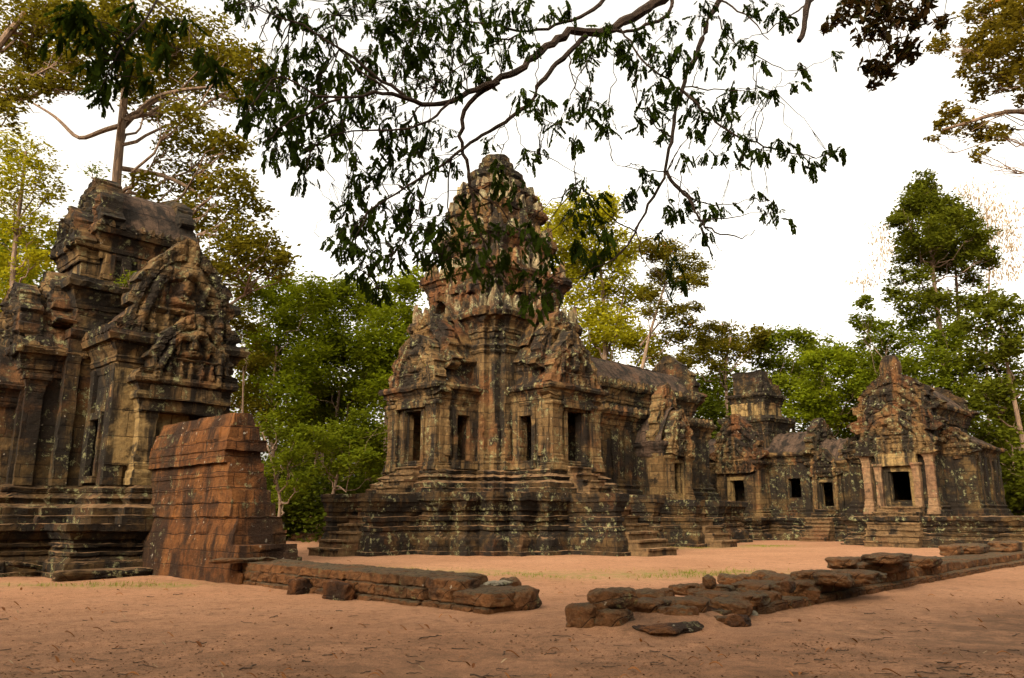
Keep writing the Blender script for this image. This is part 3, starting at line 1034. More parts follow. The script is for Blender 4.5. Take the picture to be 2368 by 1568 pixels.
q.build('staircase', M['stair_stone'], eg, .14, .03, 136)
q = Q(180, (0, -5.2, 0))
steps(q, 1.6, 2.6, .7, E0 - .1, EF, 2)
q.build('door_step', M['base'], eg, .14, .03, 137)

# ---------------------------------------------------------------- side hall with the tall gable (right)
lp = np.array([19.8, 41.5, 0]) + V * .3
li = empty('gabled_shrine', lp, ROT, 'gabled stone shrine at right with pale framed doorway, tall carved pediment and front steps', 'shrine')
L0, LF = 1.45, 1.95
q = Q()
q.stack(rect(-1.5, 9.0, -6.6, 2.5), base_prof(0, L0, -.2, .75))
q.build('platform', M['base'], li, .11, .06, 141)
q = Q(180)
steps(q, 1.3, 2.35, 1.25, 0, L0, 5)
q.build('staircase', M['stair_stone'], li, .13, .03, 242)
q = Q(180)
steps(q, .2, 1.2, 1.1, L0 - .05, LF, 2)
q.build('staircase', M['stair_stone'], li, .13, .03, 142)
q = Q()
q.wall(0, .45, -1.75, 1.75, LF - .4, 4.75, 'y', (-.52, .52, LF, 3.72))
q.box(.45, 6.6, -1.75, -1.35, LF - .4, 6.6); q.box(.45, 6.6, 1.35, 1.75, LF - .4, 6.6); q.box(6.2, 6.6, -1.35, 1.35, LF - .4, 6.6)
q.box(1.5, 6.4, -3.1, -1.7, LF - .4, 4.55); q.box(1.5, 6.4, 1.7, 3.1, LF - .4, 4.55)
for x in (2.4, 3.4, 4.4, 5.4, 6.2):
    q.box(x - .2, x + .2, -3.22, -3.05, LF - .3, 4.5)
q.stack(rect(0, 6.6, -1.75, 1.75), foot(L0 - .05, LF + .25, .28), cap=False)
q.stack(rect(1.5, 6.4, -3.12, 3.12), foot(L0 - .05, LF + .35, .32), cap=False)
for y in (-2.95, -1.95):
    q.box(1.36, 1.6, y - .25, y + .25, LF - .3, 4.5)
lw_ = q.build('hall_wall', M['sand_dark'], li, .11, .022, 143)
q = Q(180)
for y in (-1.55, 1.55):
    q.box(0, .26, y - .2, y + .2, LF - .4, 4.7)
    q.stack(rect(0, .26, y - .2, y + .2), foot(LF - .4, LF + .3, .1), cap=False)
    q.stack(rect(0, .26, y - .2, y + .2), cornice(4.1, 4.7, .16), cap=False)
for y in (-.92, .92):
    q.box(.0, .42, y - .16, y + .16, LF - .1, 4.1)
    q.stack(rect(.0, .42, y - .16, y + .16), cornice(3.75, 4.12, .1), cap=False)
q.build('portico_pillars', M['sand_pink'], li, .1, .02, 144)
q = Q(180)
q.box(.05, .42, -1.0, 1.0, 4.0, 4.62, bottom=True)
q.build('lintel', M['sand_light'], li, .08, .035, 145)
door_frame('door_frame', lw_, 180, (0, 0, 0), .04, .52, LF, 3.72, M['sand_light'], 146, .26)
q = Q()
q.stack(rect(-.05, 2.0, -1.8, 1.8), cornice(4.6, 5.4, .34))
q.stack(rect(.6, 6.6, -1.8, 1.8), cornice(6.3, 7.2, .38))
q.stack(rect(1.4, 6.4, -3.12, 3.12), cornice(4.35, 5.1, .34))
q.build('hall_cornice', M['sand'], li, .1, .055, 147)
q = Q()
q.vault(.5, 6.7, 1.95, 7.1, 1.55, 1.7, ribs=.03)
q.vault(1.4, 6.4, 3.3, 5.0, 1.3, 1.9, ribs=.05)
q.vault(-.1, 1.5, 1.8, 5.3, 2.0, 1.5)
q.build('hall_roof', M['sand_roof'], li, .1, .045, 148)
q = Q(180)
q.pediment(.34, 1.78, 4.55, 2.6, .45, seed=71, res=.06)
q.build('pediment', M['sand'], li, amp=.03, seed=149)
q = Q(180)
q.pediment(-.1, 2.02, 5.75, 3.3, .5, seed=72, res=.06, ruin=.06)
q.stack(rect(-.55, -.15, -.38, .38), [(8.7, .05), (9.2, .1), (9.6, .02), (9.9, -.12)])
q.build('pediment', M['sand_red'], li, .1, amp=.035, seed=150)
q = Q(180)
q.pediment(-.75, 1.95, 6.9, 2.1, .45, seed=73, ruin=.12)
q.build('roof_pediment', M['sand_red'], li, amp=.05, seed=153)
q = Q()
q.pediment(6.8, 1.95, 6.9, 2.1, .45, seed=74, ruin=.12)
q.build('roof_pediment', M['sand_red'], li, amp=.05, seed=151)
q = Q(180)
q.pediment(-1.28, .95, 4.6, 1.35, .4, seed=75, yo=2.35)
q.build('aisle_pediment', M['sand'], li, amp=.04, seed=152)
q = Q(180)
q.pediment(-1.28, .95, 4.6, 1.35, .4, seed=76, yo=-2.35)
q.build('aisle_pediment', M['sand'], li, amp=.04, seed=152)

# ---------------------------------------------------------------- laterite enclosure wall: broken high stub by the gatehouse
stub = empty('laterite_wall', tpt(-T_W - .7, 6.8), ROT, 'tall broken stub of orange laterite wall with rounded coping and stepped end', 'wall')
hz = [0, .28, .56, .86, 1.18, 1.5, 1.82, 2.14, 2.46, 2.78, 3.08, 3.36, 3.70, 4.02]
hwest = [.76, .74, .72, .68, .62, .60, .59, .58, .58, .67, .67, .60, .44]
heast = [1.0, .96, .86, .80, .64, .58, .48, .46, .38, .36, .44, .34, .20]
ends = [3.0, 2.78, 2.72, 2.30, 2.28, 2.02, 1.98, 1.74, 1.72, 1.56, 1.66, 1.50, 1.36]
q = Q()
for k, e in enumerate(ends):
    z0, z1, w, f = hz[k], hz[k + 1], hwest[k], heast[k]
    s = .08 if k > 10 else (.06 if k in (3, 4) else .028)
    A = [(-w, -e, z0), (f, -e + .05, z0), (f, 2.9, z0), (-w, 2.9, z0)]
    B = [(-w + s, -e + .03, z1), (f - s, -e + .06, z1), (f - s, 2.9, z1), (-w + s, 2.9, z1)]
    for i in range(4):
        j = (i + 1) % 4
        q.quad(A[i], A[j], B[j], B[i])
    q.quad(*B)
q.build('wall_courses', M['laterite'], stub, .06, .028, 161)


def pebble(sx, sy, sz, seed, n=14, p=5.0, amp=.16):
    """one worn block: a rounded box with lumps"""
    g = np.linspace(-1, 1, n)
    a, b = np.meshgrid(g, g, indexing='ij')
    o = np.ones_like(a)
    faces = [(a, b, o), (b, a, -o), (o, a, b), (-o, b, a), (b, o, a), (a, -o, b)]
    vs, qs = [], []
    for k, (x, y, z) in enumerate(faces):
        vs.append(np.stack([x, y, z], -1).reshape(-1, 3))
        i = np.arange(n * n).reshape(n, n) + k * n * n
        qs.append(np.stack([i[:-1, :-1], i[1:, :-1], i[1:, 1:], i[:-1, 1:]], -1).reshape(-1, 4))
    v = np.concatenate(vs)
    r = (np.abs(v) ** p).sum(1) ** (1 / p)
    v = v / r[:, None]
    s = seed * 7.7
    v = v * (1 + amp * fbm(v * 1.1 + s, seed, 3)[:, None]) + .3 * amp * np.stack([fbm(v * 2.6 + s, seed + k, 3) for k in (3, 4, 5)], 1)
    sc3 = np.array([sx, sy, sz]) / 2
    v *= sc3
    v += .016 * np.stack([fbm(v * 11 + s, seed + k, 3) for k in (6, 7, 8)], 1)
    v[:, 2] += sz / 2
    uv = np.stack([v[:, 0] + v[:, 2], v[:, 1] + v[:, 2]], 1)
    return v, np.concatenate(qs), uv


def rock(name, loc, size, seed, mat, label, cat, group=None, rz=0, tilt=(0, 0), p=5.0, amp=.16, n=15):
    v, f, uv = pebble(*size, seed, n, p, amp)
    o = mesh_obj(name, v, f, M[mat], None, uv, smooth=False)
    o.location = [float(c) for c in loc]
    o.rotation_euler = (tilt[0], tilt[1], rz)
    return tag(o, label, cat, group)


def course(vs, qs, uvs, x0, x1, y0, y1, z0, z1, seed, ln, p=11, amp=.05, along='y'):
    """row of separate looking blocks gathered into one wall mesh"""
    rr = random.Random(seed)
    t, e = (y0, y1) if along == 'y' else (x0, x1)
    while t < e - .08:
        l = min(ln * (.75 + .5 * rr.random()), e - t)
        v, f, uv = pebble((x1 - x0) if along == 'y' else l, l if along == 'y' else (y1 - y0), z1 - z0, rr.randint(1, 999), 10, p, amp)
        c = np.array([(x0 + x1) / 2, t + l / 2, z0]) if along == 'y' else np.array([t + l / 2, (y0 + y1) / 2, z0])
        v = v + c + np.array([rr.uniform(-.025, .025), rr.uniform(-.02, .02), rr.uniform(-.012, .012)])
        qs.append(f + sum(len(a) for a in vs)); vs.append(v); uvs.append(uv)
        t += l


def wall_mesh(name, rows, mat, parent, along):
    vs, qs, uvs = [], [], []
    for r in rows:
        course(vs, qs, uvs, *r, along=along, amp=.035 if along == 'y' else .05)
    return mesh_obj(name, np.concatenate(vs), np.concatenate(qs), mat, parent, np.concatenate(uvs))


# low remains of the west wall (local y runs back from the corner: -y = towards the viewer)
lw = empty('low_laterite_wall', tpt(-T_W - .75, 9.2), ROT, 'low two stepped remains of laterite wall running from the tall stub to the opening', 'wall')
wall_mesh('footing_course', [(-.64, .62, -8.25, .6, -.12, .14, 1, .42)], M['laterite_dark'], lw, 'y')
wall_mesh('lower_course', [(-.60, .60, -8.3, -6.7, .13, .36, 2, .75), (-.60, .60, -6.7, .6, .13, .34, 3, .5)], M['laterite_dark'], lw, 'y')
wall_mesh('upper_course', [(-.58, .0, -7.5, .5, .335, .52, 4, .95), (.0, .56, -7.15, .5, .335, .52, 5, .8)], M['laterite_dark'], lw, 'y')

# south wall: long footing, with loose blocks lying on it
sw = empty('low_laterite_footing', tpt(-T_W - .7, 19.75), ROT, 'long low mossy laterite footing running away to the right edge', 'wall')
wall_mesh('footing_course', [(1.2, 24, -.72, -.12, -.15, .17, 11, .5), (1.4, 24, -.13, .7, -.15, .15, 12, .6)], M['laterite_dark'], sw, 'x')
wall_mesh('second_course', [(4.6, 13.5, -.60, .0, .155, .40, 13, .55), (13.4, 24, -.55, .1, .155, .36, 17, .6), (6.0, 24, .02, .62, .15, .36, 14, .65)], M['laterite_dark'], sw, 'x')
for name, loc, size, rz, label in ():
    pass


# ---------------------------------------------------------------- loose blocks along the walls
GB = 'loose laterite blocks on the low walls'


def lb(px, py, sx, sy, sz, label, z=0.0, seed=1, rz=0.0, tilt=(0, 0), mat='laterite_dark', name='laterite_block', cat='stone block', group=GB, p=7, amp=.13):
    """block whose near foot sits at a spot of the view, lifted to height z when it lies on others"""
    b = (784 - py) / F
    y = math.cos(PITCH) - b * math.sin(PITCH)
    k = math.sin(PITCH) + b * math.cos(PITCH)
    d = -(CAM_Z - z) * y / k
    c = P(px, py, d)
    f = c[:2] / np.linalg.norm(c[:2])
    return rock(name, (c[0] + f[0] * sy * .45, c[1] + f[1] * sy * .45, z - .02), (sx, sy, sz), seed, mat, label, cat, group, ROT + rz, tilt, p, amp)


lb(690, 1378, .42, .30, .34, 'squarish laterite block leaning on the face of the low wall below its upper slab', seed=3, rz=.2, mat='laterite', amp=.1)
lb(780, 1390, .70, .26, .36, 'broad smooth laterite slab standing against the low wall face', seed=4, rz=-math.pi / 2 + .05, tilt=(0, .08), mat='laterite', p=8, amp=.07)
lb(1205, 1420, .62, .50, .42, 'rounded dark laterite boulder at the broken end of the left low wall', seed=5, rz=.3, p=3)
lb(1175, 1385, .5, .45, .36, 'low lumpy laterite block just behind the rounded boulder', z=.08, seed=6, rz=.8, p=3.5)
lb(1150, 1352, .55, .34, .06, 'flat greenish stone flake lying on the end of the low wall', z=.36, seed=7, mat='grey_rock', name='stone_flake', cat='stone', p=3)
lb(1100, 1398, .30, .22, .07, 'thin grey stone chip on the wall footing, left one of two', z=.14, seed=8, mat='grey_rock', name='stone_chip', cat='stone', group='small chips on the wall footing', p=3)
lb(1130, 1400, .26, .2, .09, 'pale angular stone chip on the wall footing beside the boulder', z=.14, seed=9, mat='grey_rock', name='stone_chip', cat='stone', group='small chips on the wall footing', p=3)
lb(1117, 1392, .16, .14, .12, 'small reddish round stone between the two grey chips', z=.14, seed=10, mat='laterite', name='stone_chip', cat='stone', group='small chips on the wall footing', p=3)
# corner of the enclosure: heap at the near end of the south footing
lb(1362, 1456, .62, .46, .34, 'big square laterite block, leftmost at the corner of the south footing', seed=21, rz=.1, p=6)
lb(1418, 1460, .52, .48, .30, 'rounded laterite block right beside the big square corner block', seed=22, rz=.15, p=5)
lb(1500, 1432, .72, .50, .28, 'flat topped laterite block behind the corner blocks', z=.06, seed=23, rz=.2, p=5)
lb(1420, 1404, .66, .38, .26, 'tilted loaf shaped laterite block lying on top of the corner blocks', z=.30, seed=24, rz=-.75, tilt=(.06, -.12), p=3.6)
lb(1545, 1468, 1.2, .66, .13, 'low earthy laterite slab sunk in the sand at the front corner', seed=25, rz=.0, mat='laterite', p=4)
lb(1640, 1436, .8, .5, .2, 'sunken laterite block in the front row past the corner slab', seed=27, mat='laterite')
lb(1705, 1450, .42, .36, .17, 'brown wedge shaped rock on the sand in front of the footing', seed=28, mat='laterite', name='loose_rock', cat='rock', group=None, rz=.6, p=2.2, amp=.25)
lb(1738, 1432, .20, .16, .15, 'small pale round stone beside the brown wedge rock', seed=29, mat='grey_rock', name='loose_rock', cat='rock', group=None, p=2.4)
lb(1668, 1447, .3, .22, .14, 'small dark stone left of the brown wedge rock', seed=30, name='loose_rock', cat='rock', group=None, p=3)
# scattered blocks lying on the south footing, working away from the corner
ordn = ['first', 'second', 'third', 'fourth', 'fifth', 'sixth', 'seventh', 'eighth', 'ninth', 'tenth', 'eleventh', 'twelfth', 'thirteenth', 'fourteenth']
spots = [(1555, 1404, .62, .5, .22, .10), (1600, 1412, .75, .5, .24, .12), (1655, 1372, .7, .55, .24, .14), (1665, 1398, .95, .6, .28, .14), (1730, 1402, .8, .5, .26, .16), (1752, 1372, 1.0, .6, .3, .18), (1810, 1352, .9, .6, .28, .2),
         (1850, 1372, 1.15, .62, .33, .2), (1880, 1345, .9, .5, .3, .36), (1930, 1352, 1.0, .6, .3, .34), (1990, 1345, .95, .6, .28, .35)]
for i, (px, py, a, b, c, z) in enumerate(spots):
    lb(px, py, a, b, c * .66, 'worn dark laterite block lying on the south footing, %s from its corner heap' % ordn[i], z=z, seed=40 + i, rz=R.uniform(-.25, .25), tilt=(R.uniform(-.07, .07), R.uniform(-.07, .07)))
lb(1958, 1316, 1.05, .6, .26, 'flat dark slab lying alone just left of the highest pair of blocks', z=.36, seed=60, p=5)
lb(2045, 1322, 1.4, .7, .25, 'long block under the highest slab on the south footing', z=.37, seed=61, p=6)
lb(2050, 1300, 1.25, .7, .17, 'topmost dark slab of the highest pair on the south footing', z=.60, seed=62, p=6)
lb(2130, 1312, 1.1, .65, .25, 'block right of the highest pair on the south footing', z=.36, seed=63, p=5)
lb(2240, 1280, 2.0, .8, .30, 'long pale topped slab far along the south footing', z=.36, seed=64, p=5)
lb(2325, 1276, 1.5, .8, .34, 'last slab of the south footing before the right edge', z=.36, seed=65, p=5)
lb(2200, 1284, .6, .5, .3, 'small dark block at the near end of the long pale slab', z=.36, seed=66)
lb(1825, 1368, .28, .22, .17, 'small orange stone perched on the south footing', z=.34, seed=67, mat='laterite', name='loose_rock', cat='rock', group=None, p=2.6)
lb(1640, 1362, .25, .2, .24, 'little upright stone at the back of the south footing', z=.3, seed=68, name='loose_rock', cat='rock', group=None, p=2.6)
for i, (px, py, s_) in enumerate([(1452, 1398, .3), (1500, 1392, .42), (1530, 1384, .34), (1585, 1376, .4), (1612, 1380, .3), (1690, 1352, .4), (1730, 1346, .34), (1770, 1340, .4), (1600, 1428, .5), (1570, 1436, .4), (1690, 1424, .45), (1760, 1404, .5), (1845, 1392, .5)]):
    lb(px, py, s_ * 1.3, s_, s_ * .5, 'small broken laterite piece among the blocks of the south footing', z=.08, seed=200 + i, rz=R.uniform(0, 3), tilt=(R.uniform(-.1, .1), R.uniform(-.1, .1)), name='laterite_fragment', cat='stone', group='laterite fragments on the south footing', p=4)
# at the foot of the temples
lb(1455, 1283, .95, .6, .22, 'flat loose slab on the sand left of the tower stairs foot', seed=70, mat='base', name='fallen_slab', cat='stone slab', group='slabs at the stair foot', p=6)
lb(1505, 1284, .85, .55, .26, 'square loose slab on the sand at the tower stairs foot', seed=71, mat='base', name='fallen_slab', cat='stone slab', group='slabs at the stair foot', p=7, amp=.08)
lb(898, 1279, .28, .24, .2, 'small pale stone in front of the tower base', seed=72, mat='grey_rock', name='loose_rock', cat='rock', group=None, p=2.4)
lb(55, 1312, .8, .4, .12, 'tilted flat slab lying on the gatehouse footing at far left', z=.24, seed=73, mat='base', name='fallen_slab', cat='stone slab', group=None, rz=.4, tilt=(0, .2), p=5)
lb(235, 1338, 2.2, .5, .24, 'long footing slab at the near corner of the gatehouse base', seed=74, mat='base', name='fallen_slab', cat='stone slab', group=None, rz=.02, p=8, amp=.08)
lb(560, 1300, 1.4, .5, .1, 'thin slab at the foot of the tall wall stub', z=.52, seed=75, name='fallen_slab', cat='stone slab', group=None, p=6)
lb(808, 1385, .16, .12, .1, 'dark little stone on the sand by the low wall', seed=76, name='loose_rock', cat='rock', group=None, p=2.6)
# rubble kerb at the forest edge behind the stub
for i, (px, w) in enumerate([(655, 1.1), (690, .9), (722, 1.2), (752, .8)]):
    g = G(px, 1256)
    rock('laterite_block', (g[0], g[1] + 4, -.03), (w, .7, .5), 80 + i, M and 'laterite_dark', 'dark block of the rubble row at the forest edge, %s from the tall stub' % ordn[i], 'stone block', 'rubble row at the forest edge', R.uniform(0, .4))

# ---------------------------------------------------------------- trees
def tube(pts, rad, n=7, wob=0.0):
    pts = np.asarray(pts, float)
    rad = np.asarray(rad, float)
    d = np.gradient(pts, axis=0)
    d /= np.linalg.norm(d, axis=1)[:, None] + 1e-9
    ref = np.array([.31, .17, .93]) if abs(d[:, 2]).mean() < .8 else np.array([1.0, .2, 0])
    a = np.cross(d, ref); a /= np.linalg.norm(a, axis=1)[:, None] + 1e-9
    b = np.cross(d, a)
    th = np.linspace(0, 2 * np.pi, n, endpoint=False)
    v = pts[:, None] + rad[:, None, None] * (np.cos(th)[None, :, None] * a[:, None] + np.sin(th)[None, :, None] * b[:, None])
    m = len(pts)
    i = np.arange(m * n).reshape(m, n)
    q = np.stack([i[:-1], np.roll(i, -1, 1)[:-1], np.roll(i, -1, 1)[1:], i[1:]], -1).reshape(-1, 4)
    return v.reshape(-1, 3), q


def curve(a, b, sag=0.0, n=7, wig=.06, rr=NP):
    t = np.linspace(0, 1, n)[:, None]
    a, b = np.asarray(a, float), np.asarray(b, float)
    L = np.linalg.norm(b - a)
    p = a + (b - a) * t
    p[:, 2] -= (sag * L * np.sin(np.pi * t))[:, 0]
    w = rr.normal(0, wig * L, (n, 3)) * np.sin(np.pi * t)
    return p + w


def smooth_path(pts, n=24):
    pts = np.asarray(pts, float)
    s = np.concatenate([[0], np.cumsum(np.linalg.norm(np.diff(pts, axis=0), axis=1))])
    t = np.linspace(0, s[-1], n)
    o = np.stack([np.interp(t, s, pts[:, k]) for k in range(3)], 1)
    for _ in range(2):
        o[1:-1] = .25 * o[:-2] + .5 * o[1:-1] + .25 * o[2:]
    return o


class Acc:
    def __init__(s): s.v, s.q, s.t, s.n = [], [], [], 0

    def add(s, v, q, t=None):
        s.v.append(v); s.q.append(q + s.n); s.n += len(v)
        s.t.append(np.full(len(q), .5) if t is None else t)

    def build(s, name, mat, parent=None, org=(0, 0, 0), smooth=False):
        return mesh_obj(name, np.concatenate(s.v) - np.asarray(org), np.concatenate(s.q), mat, parent, None, np.concatenate(s.t), smooth)


def leaves(c, size, ratio=.5, flat=.38, rr=NP, tint=None, droop=0.0):
    """one small pointed quad per leaf centre"""
    n = len(c)
    a = rr.normal(0, 1, (n, 3)); a[:, 2] = a[:, 2] * flat - droop
    a /= np.linalg.norm(a, axis=1)[:, None] + 1e-9
    u = rr.normal(0, 1, (n, 3)); u[:, 2] += 1.7
    b = np.cross(a, u); b /= np.linalg.norm(b, axis=1)[:, None] + 1e-9
    L = size * rr.uniform(.6, 1.3, n)[:, None]
    v = np.stack([c - a * L * .5, c + b * L * ratio * .5, c + a * L * .5, c - b * L * ratio * .5], 1).reshape(-1, 3)
    q = np.arange(4 * n).reshape(n, 4)
    return v, q, (rr.random(n) if tint is None else tint)


def clump_points(c, r, n, rr=NP, sub=12, sq=.65, tight=.3):
    k = max(3, sub)
    d = rr.normal(0, 1, (k, 3)); d /= np.linalg.norm(d, axis=1)[:, None]
    s = c + d * r * (rr.uniform(.25, 1, (k, 1)) ** .5) * np.array([.85, .85, .75])
    w = rr.uniform(.4, 1.2, k); w /= w.sum()
    i = rr.choice(k, n, p=w)
    e = rr.normal(0, 1, (n, 3)) * r * tight * np.array([1, 1, sq])
    return s[i] + e, rr.uniform(0, .45, k)[i]


def tree(name, label, mat, depth, blobs, trunk, tw, leaf=.24, dens=1.0, bark='bark', group=None, limbs=1.0, droop=0.0, sub=15, ratio=.5, tight=.25, extra=()):
    """trunk: sight line spots from the ground up; blobs: (x, y, radius) of the foliage masses in the view"""
    depth_of = lambda: depth + R.uniform(-1, 1) * .07 * depth
    b0 = P(trunk[0][0], 1200, depth); base = np.array([b0[0], depth, -.1])
    pts = [base] + [P(x, y, depth) for x, y in trunk[1:]]
    root = empty(name, base, 0, label, 'tree', group)
    tk = Acc()
    path = smooth_path(pts, 22)
    rad = np.linspace(tw, tw * .3, 22); rad[:3] *= np.array([1.5, 1.2, 1.05])
    tk.add(*tube(path, rad, 9))
    for ex in extra:
        p2 = smooth_path([P(x, y, depth + .6) for x, y in ex], 16)
        tk.add(*tube(p2, np.linspace(tw * .36, tw * .12, 16), 8))
    cr = Acc()
    for x, y, r in blobs:
        d = depth_of()
        c = P(x, y, d)
        rm = 1.1 * r * d / 1870
        n = int(dens * 2100 * (rm / 1.76) ** 2 * (.26 / leaf) ** 2)
        pc, tn = clump_points(c, rm, n, sub=sub, tight=tight)
        cr.add(*leaves(pc, leaf * 1.22, ratio, tint=np.clip(tn + NP.uniform(0, .55, n), 0, 1), droop=droop))
        if limbs:
            k = int(np.argmin(np.linalg.norm(path - c + np.array([0, 0, 1.2 * rm]), axis=1)))
            k = min(max(k - 1, 3), 20)
            lp_ = curve(path[k], c, .08, 8, .05)
            r0 = min(rad[k] * .5, .025 + .018 * np.linalg.norm(c - path[k])) * limbs
            tk.add(*tube(lp_, np.linspace(r0, r0 * .2, 8), 5))
            for _ in range(4):
                e = c + NP.normal(0, .55 * rm, 3)
                tk.add(*tube(curve(lp_[5], e, .05, 5, .08), np.linspace(r0 * .35, r0 * .1, 5), 4))
    tk.build('trunk', M[bark], root, base)
    cr.build('crown', M[mat], root, base)
    return root


tree('tall_tree', 'tall olive tree rising behind the west gatehouse roof with bare warm trunk', 'l_olive', 40,
     [(300, 40, 90), (400, 70, 90), (500, 110, 80), (570, 150, 60), (470, 190, 70), (380, 150, 80), (560, 210, 55), (300, 150, 70), (430, 270, 60), (350, 230, 60), (545, 330, 50), (480, 350, 60), (400, 330, 45), (330, 430, 45), (420, 410, 60), (520, 420, 60),
      (560, 480, 60), (480, 500, 75), (560, 550, 70), (600, 590, 60), (625, 620, 50), (520, 600, 80), (640, 590, 35), (230, 60, 70), (620, 180, 40)],
     [(262, 1200), (266, 430), (286, 250), (300, 60), (310, -60)], .42, .24, .55, 'bark_red', extra=[[(280, 300), (350, 225), (430, 205), (520, 200), (570, 180)], [(284, 390), (380, 405), (450, 440), (520, 520)], [(282, 290), (240, 300), (183, 327), (130, 270), (70, 235)]])
tree('tall_tree', 'spreading olive tree leaning in from the top left corner', 'l_olive', 34,
     [(30, 40, 90), (110, 60, 90), (180, 40, 80), (60, 130, 80), (140, 150, 70), (30, 200, 60), (110, 200, 50), (180, 110, 60), (20, 265, 40), (180, 190, 40)],
     [(-160, 1200), (-150, 500), (-90, 250), (-20, 120), (60, 30)], .5, .22, .5, 'bark_red', extra=[[(-120, 330), (0, 225), (80, 232), (120, 190), (175, 140), (195, 80)]])
tree('feathery_tree', 'light yellow green feathery tree at the left edge', 'l_yellow', 36,
     [(40, 340, 55), (100, 370, 45), (40, 420, 65), (110, 440, 40), (30, 500, 70), (90, 530, 50), (40, 600, 70), (20, 680, 60), (90, 600, 35), (10, 760, 60)],
     [(30, 1200), (25, 800), (30, 600), (50, 450), (60, 350)], .22, .17, .42, 'bark')
tree('leafy_tree', 'mid green tree low behind the west gatehouse at the left edge', 'l_green', 44,
     [(30, 560, 60), (90, 560, 50), (20, 640, 70), (80, 650, 50), (30, 720, 70), (10, 800, 60)], [(20, 1200), (20, 800), (30, 600)], .22, .26, .8)
# wood between the gatehouse and the tower
tree('leafy_tree', 'bright yellow green topped tree just right of the gatehouse gable', 'l_bright', 50,
     [(590, 690, 55), (660, 680, 60), (720, 690, 55), (620, 760, 75), (700, 760, 75), (580, 810, 65), (650, 850, 75), (720, 850, 70), (590, 900, 65), (660, 930, 70)], [(640, 1250), (650, 1150), (625, 1000), (640, 800)], .22, .25, .8, 'bark')
tree('leafy_tree', 'dense green tree in the middle of the wood left of the tower', 'l_green', 54,
     [(770, 710, 65), (820, 690, 55), (800, 780, 80), (760, 850, 80), (850, 860, 80), (820, 930, 75), (740, 930, 60)], [(760, 1240), (765, 1100), (790, 850)], .2, .25, 1.05)
tree('leafy_tree', 'fresh bright green tree beside the left flank of the tower', 'l_bright', 52,
     [(870, 710, 60), (930, 690, 60), (960, 650, 40), (900, 770, 75), (950, 760, 60), (860, 830, 60), (920, 850, 70), (880, 910, 60)], [(905, 1250), (890, 1050), (900, 800)], .22, .25, .9)
tree('drooping_tree', 'low green tree with drooping boughs near the tower base', 'l_green', 44,
     [(790, 1010, 55), (840, 990, 50), (870, 1030, 50), (760, 1060, 45), (830, 1070, 45), (880, 1090, 35), (720, 1020, 45)], [(765, 1240), (768, 1150), (800, 1020)], .14, .2, .75)
tree('slender_tree', 'thin bare branched young tree just right of the tall wall stub', 'l_green', 38,
     [(640, 1000, 35), (680, 1050, 40), (630, 1080, 35), (660, 1140, 35), (690, 1110, 30), (610, 980, 30)], [(640, 1255), (650, 1160), (625, 1050), (600, 980)], .10, .17, .5, 'bark', limbs=1.5)
tree('feathery_tree', 'olive feathery tree filling the gap beside the gatehouse gable', 'l_olive', 46,
     [(560, 740, 45), (575, 830, 50), (560, 920, 50), (600, 960, 45), (560, 660, 40), (550, 1000, 40)], [(565, 1250), (560, 1000), (563, 860)], .14, .2, .7, 'bark_red')
# behind the tower
tree('yellow_tree', 'tall yellow green tree right behind the tower', 'l_yellow', 62,
     [(1260, 510, 50), (1320, 490, 50), (1390, 490, 55), (1290, 570, 60), (1370, 570, 65), (1440, 570, 50), (1330, 650, 60), (1410, 640, 55), (1470, 690, 45), (1350, 720, 70), (1430, 760, 65), (1490, 800, 55), (1400, 810, 60), (1230, 480, 30)],
     [(1390, 1200), (1400, 850), (1395, 650), (1360, 500)], .3, .27, .85, 'bark_red', extra=[[(1400, 830), (1440, 700), (1450, 600)]])
tree('open_crowned_tree', 'olive tree with open spreading crown right of the yellow tree', 'l_olive', 58,
     [(1510, 570, 42), (1555, 590, 45), (1600, 620, 38), (1540, 640, 38), (1590, 655, 32), (1620, 650, 22), (1525, 730, 36), (1585, 730, 36), (1560, 775, 36), (1500, 680, 30), (1605, 710, 20), (1530, 830, 30), (1580, 840, 26)],
     [(1470, 1200), (1475, 900), (1500, 780), (1540, 650)], .24, .22, .8, 'bark', extra=[[(1480, 800), (1540, 730), (1600, 700)]])
tree('umbrella_tree', 'bronze green umbrella topped tree with sunlit orange limbs above the far gatehouse', 'l_olive', 66,
     [(1610, 800, 35), (1640, 770, 36), (1640, 815, 36), (1690, 770, 40), (1745, 780, 36), (1690, 810, 38), (1740, 815, 30), (1770, 790, 25), (1590, 835, 25), (1655, 850, 22)],
     [(1680, 1200), (1680, 900), (1675, 850), (1690, 780)], .26, .24, .9, 'bark_red', limbs=1.3)
tree('leafy_tree', 'small bright tree peeping between the hall gable and the broken tower block', 'l_bright', 70,
     [(1640, 890, 40), (1690, 870, 38), (1630, 940, 45), (1670, 930, 40), (1620, 990, 40), (1700, 920, 30)], [(1650, 1200), (1655, 1000), (1660, 900)], .2, .27, .9)
tree('bushy_tree', 'bushy green tree to the right of the broken tower block', 'l_green', 64,
     [(1790, 790, 40), (1840, 800, 45), (1800, 850, 50), (1860, 840, 45), (1830, 900, 55), (1880, 880, 45)], [(1830, 1200), (1835, 1000), (1825, 900)], .22, .26, 1.0)
tree('bushy_tree', 'yellow green bushy tree between broken tower block and shrine gable', 'l_bright', 60,
     [(1900, 840, 45), (1950, 840, 40), (1890, 910, 50), (1950, 900, 50), (1850, 950, 45), (1920, 960, 50), (1970, 950, 40), (1990, 880, 30)], [(1930, 1200), (1925, 1050), (1915, 960)], .22, .26, 1.0)
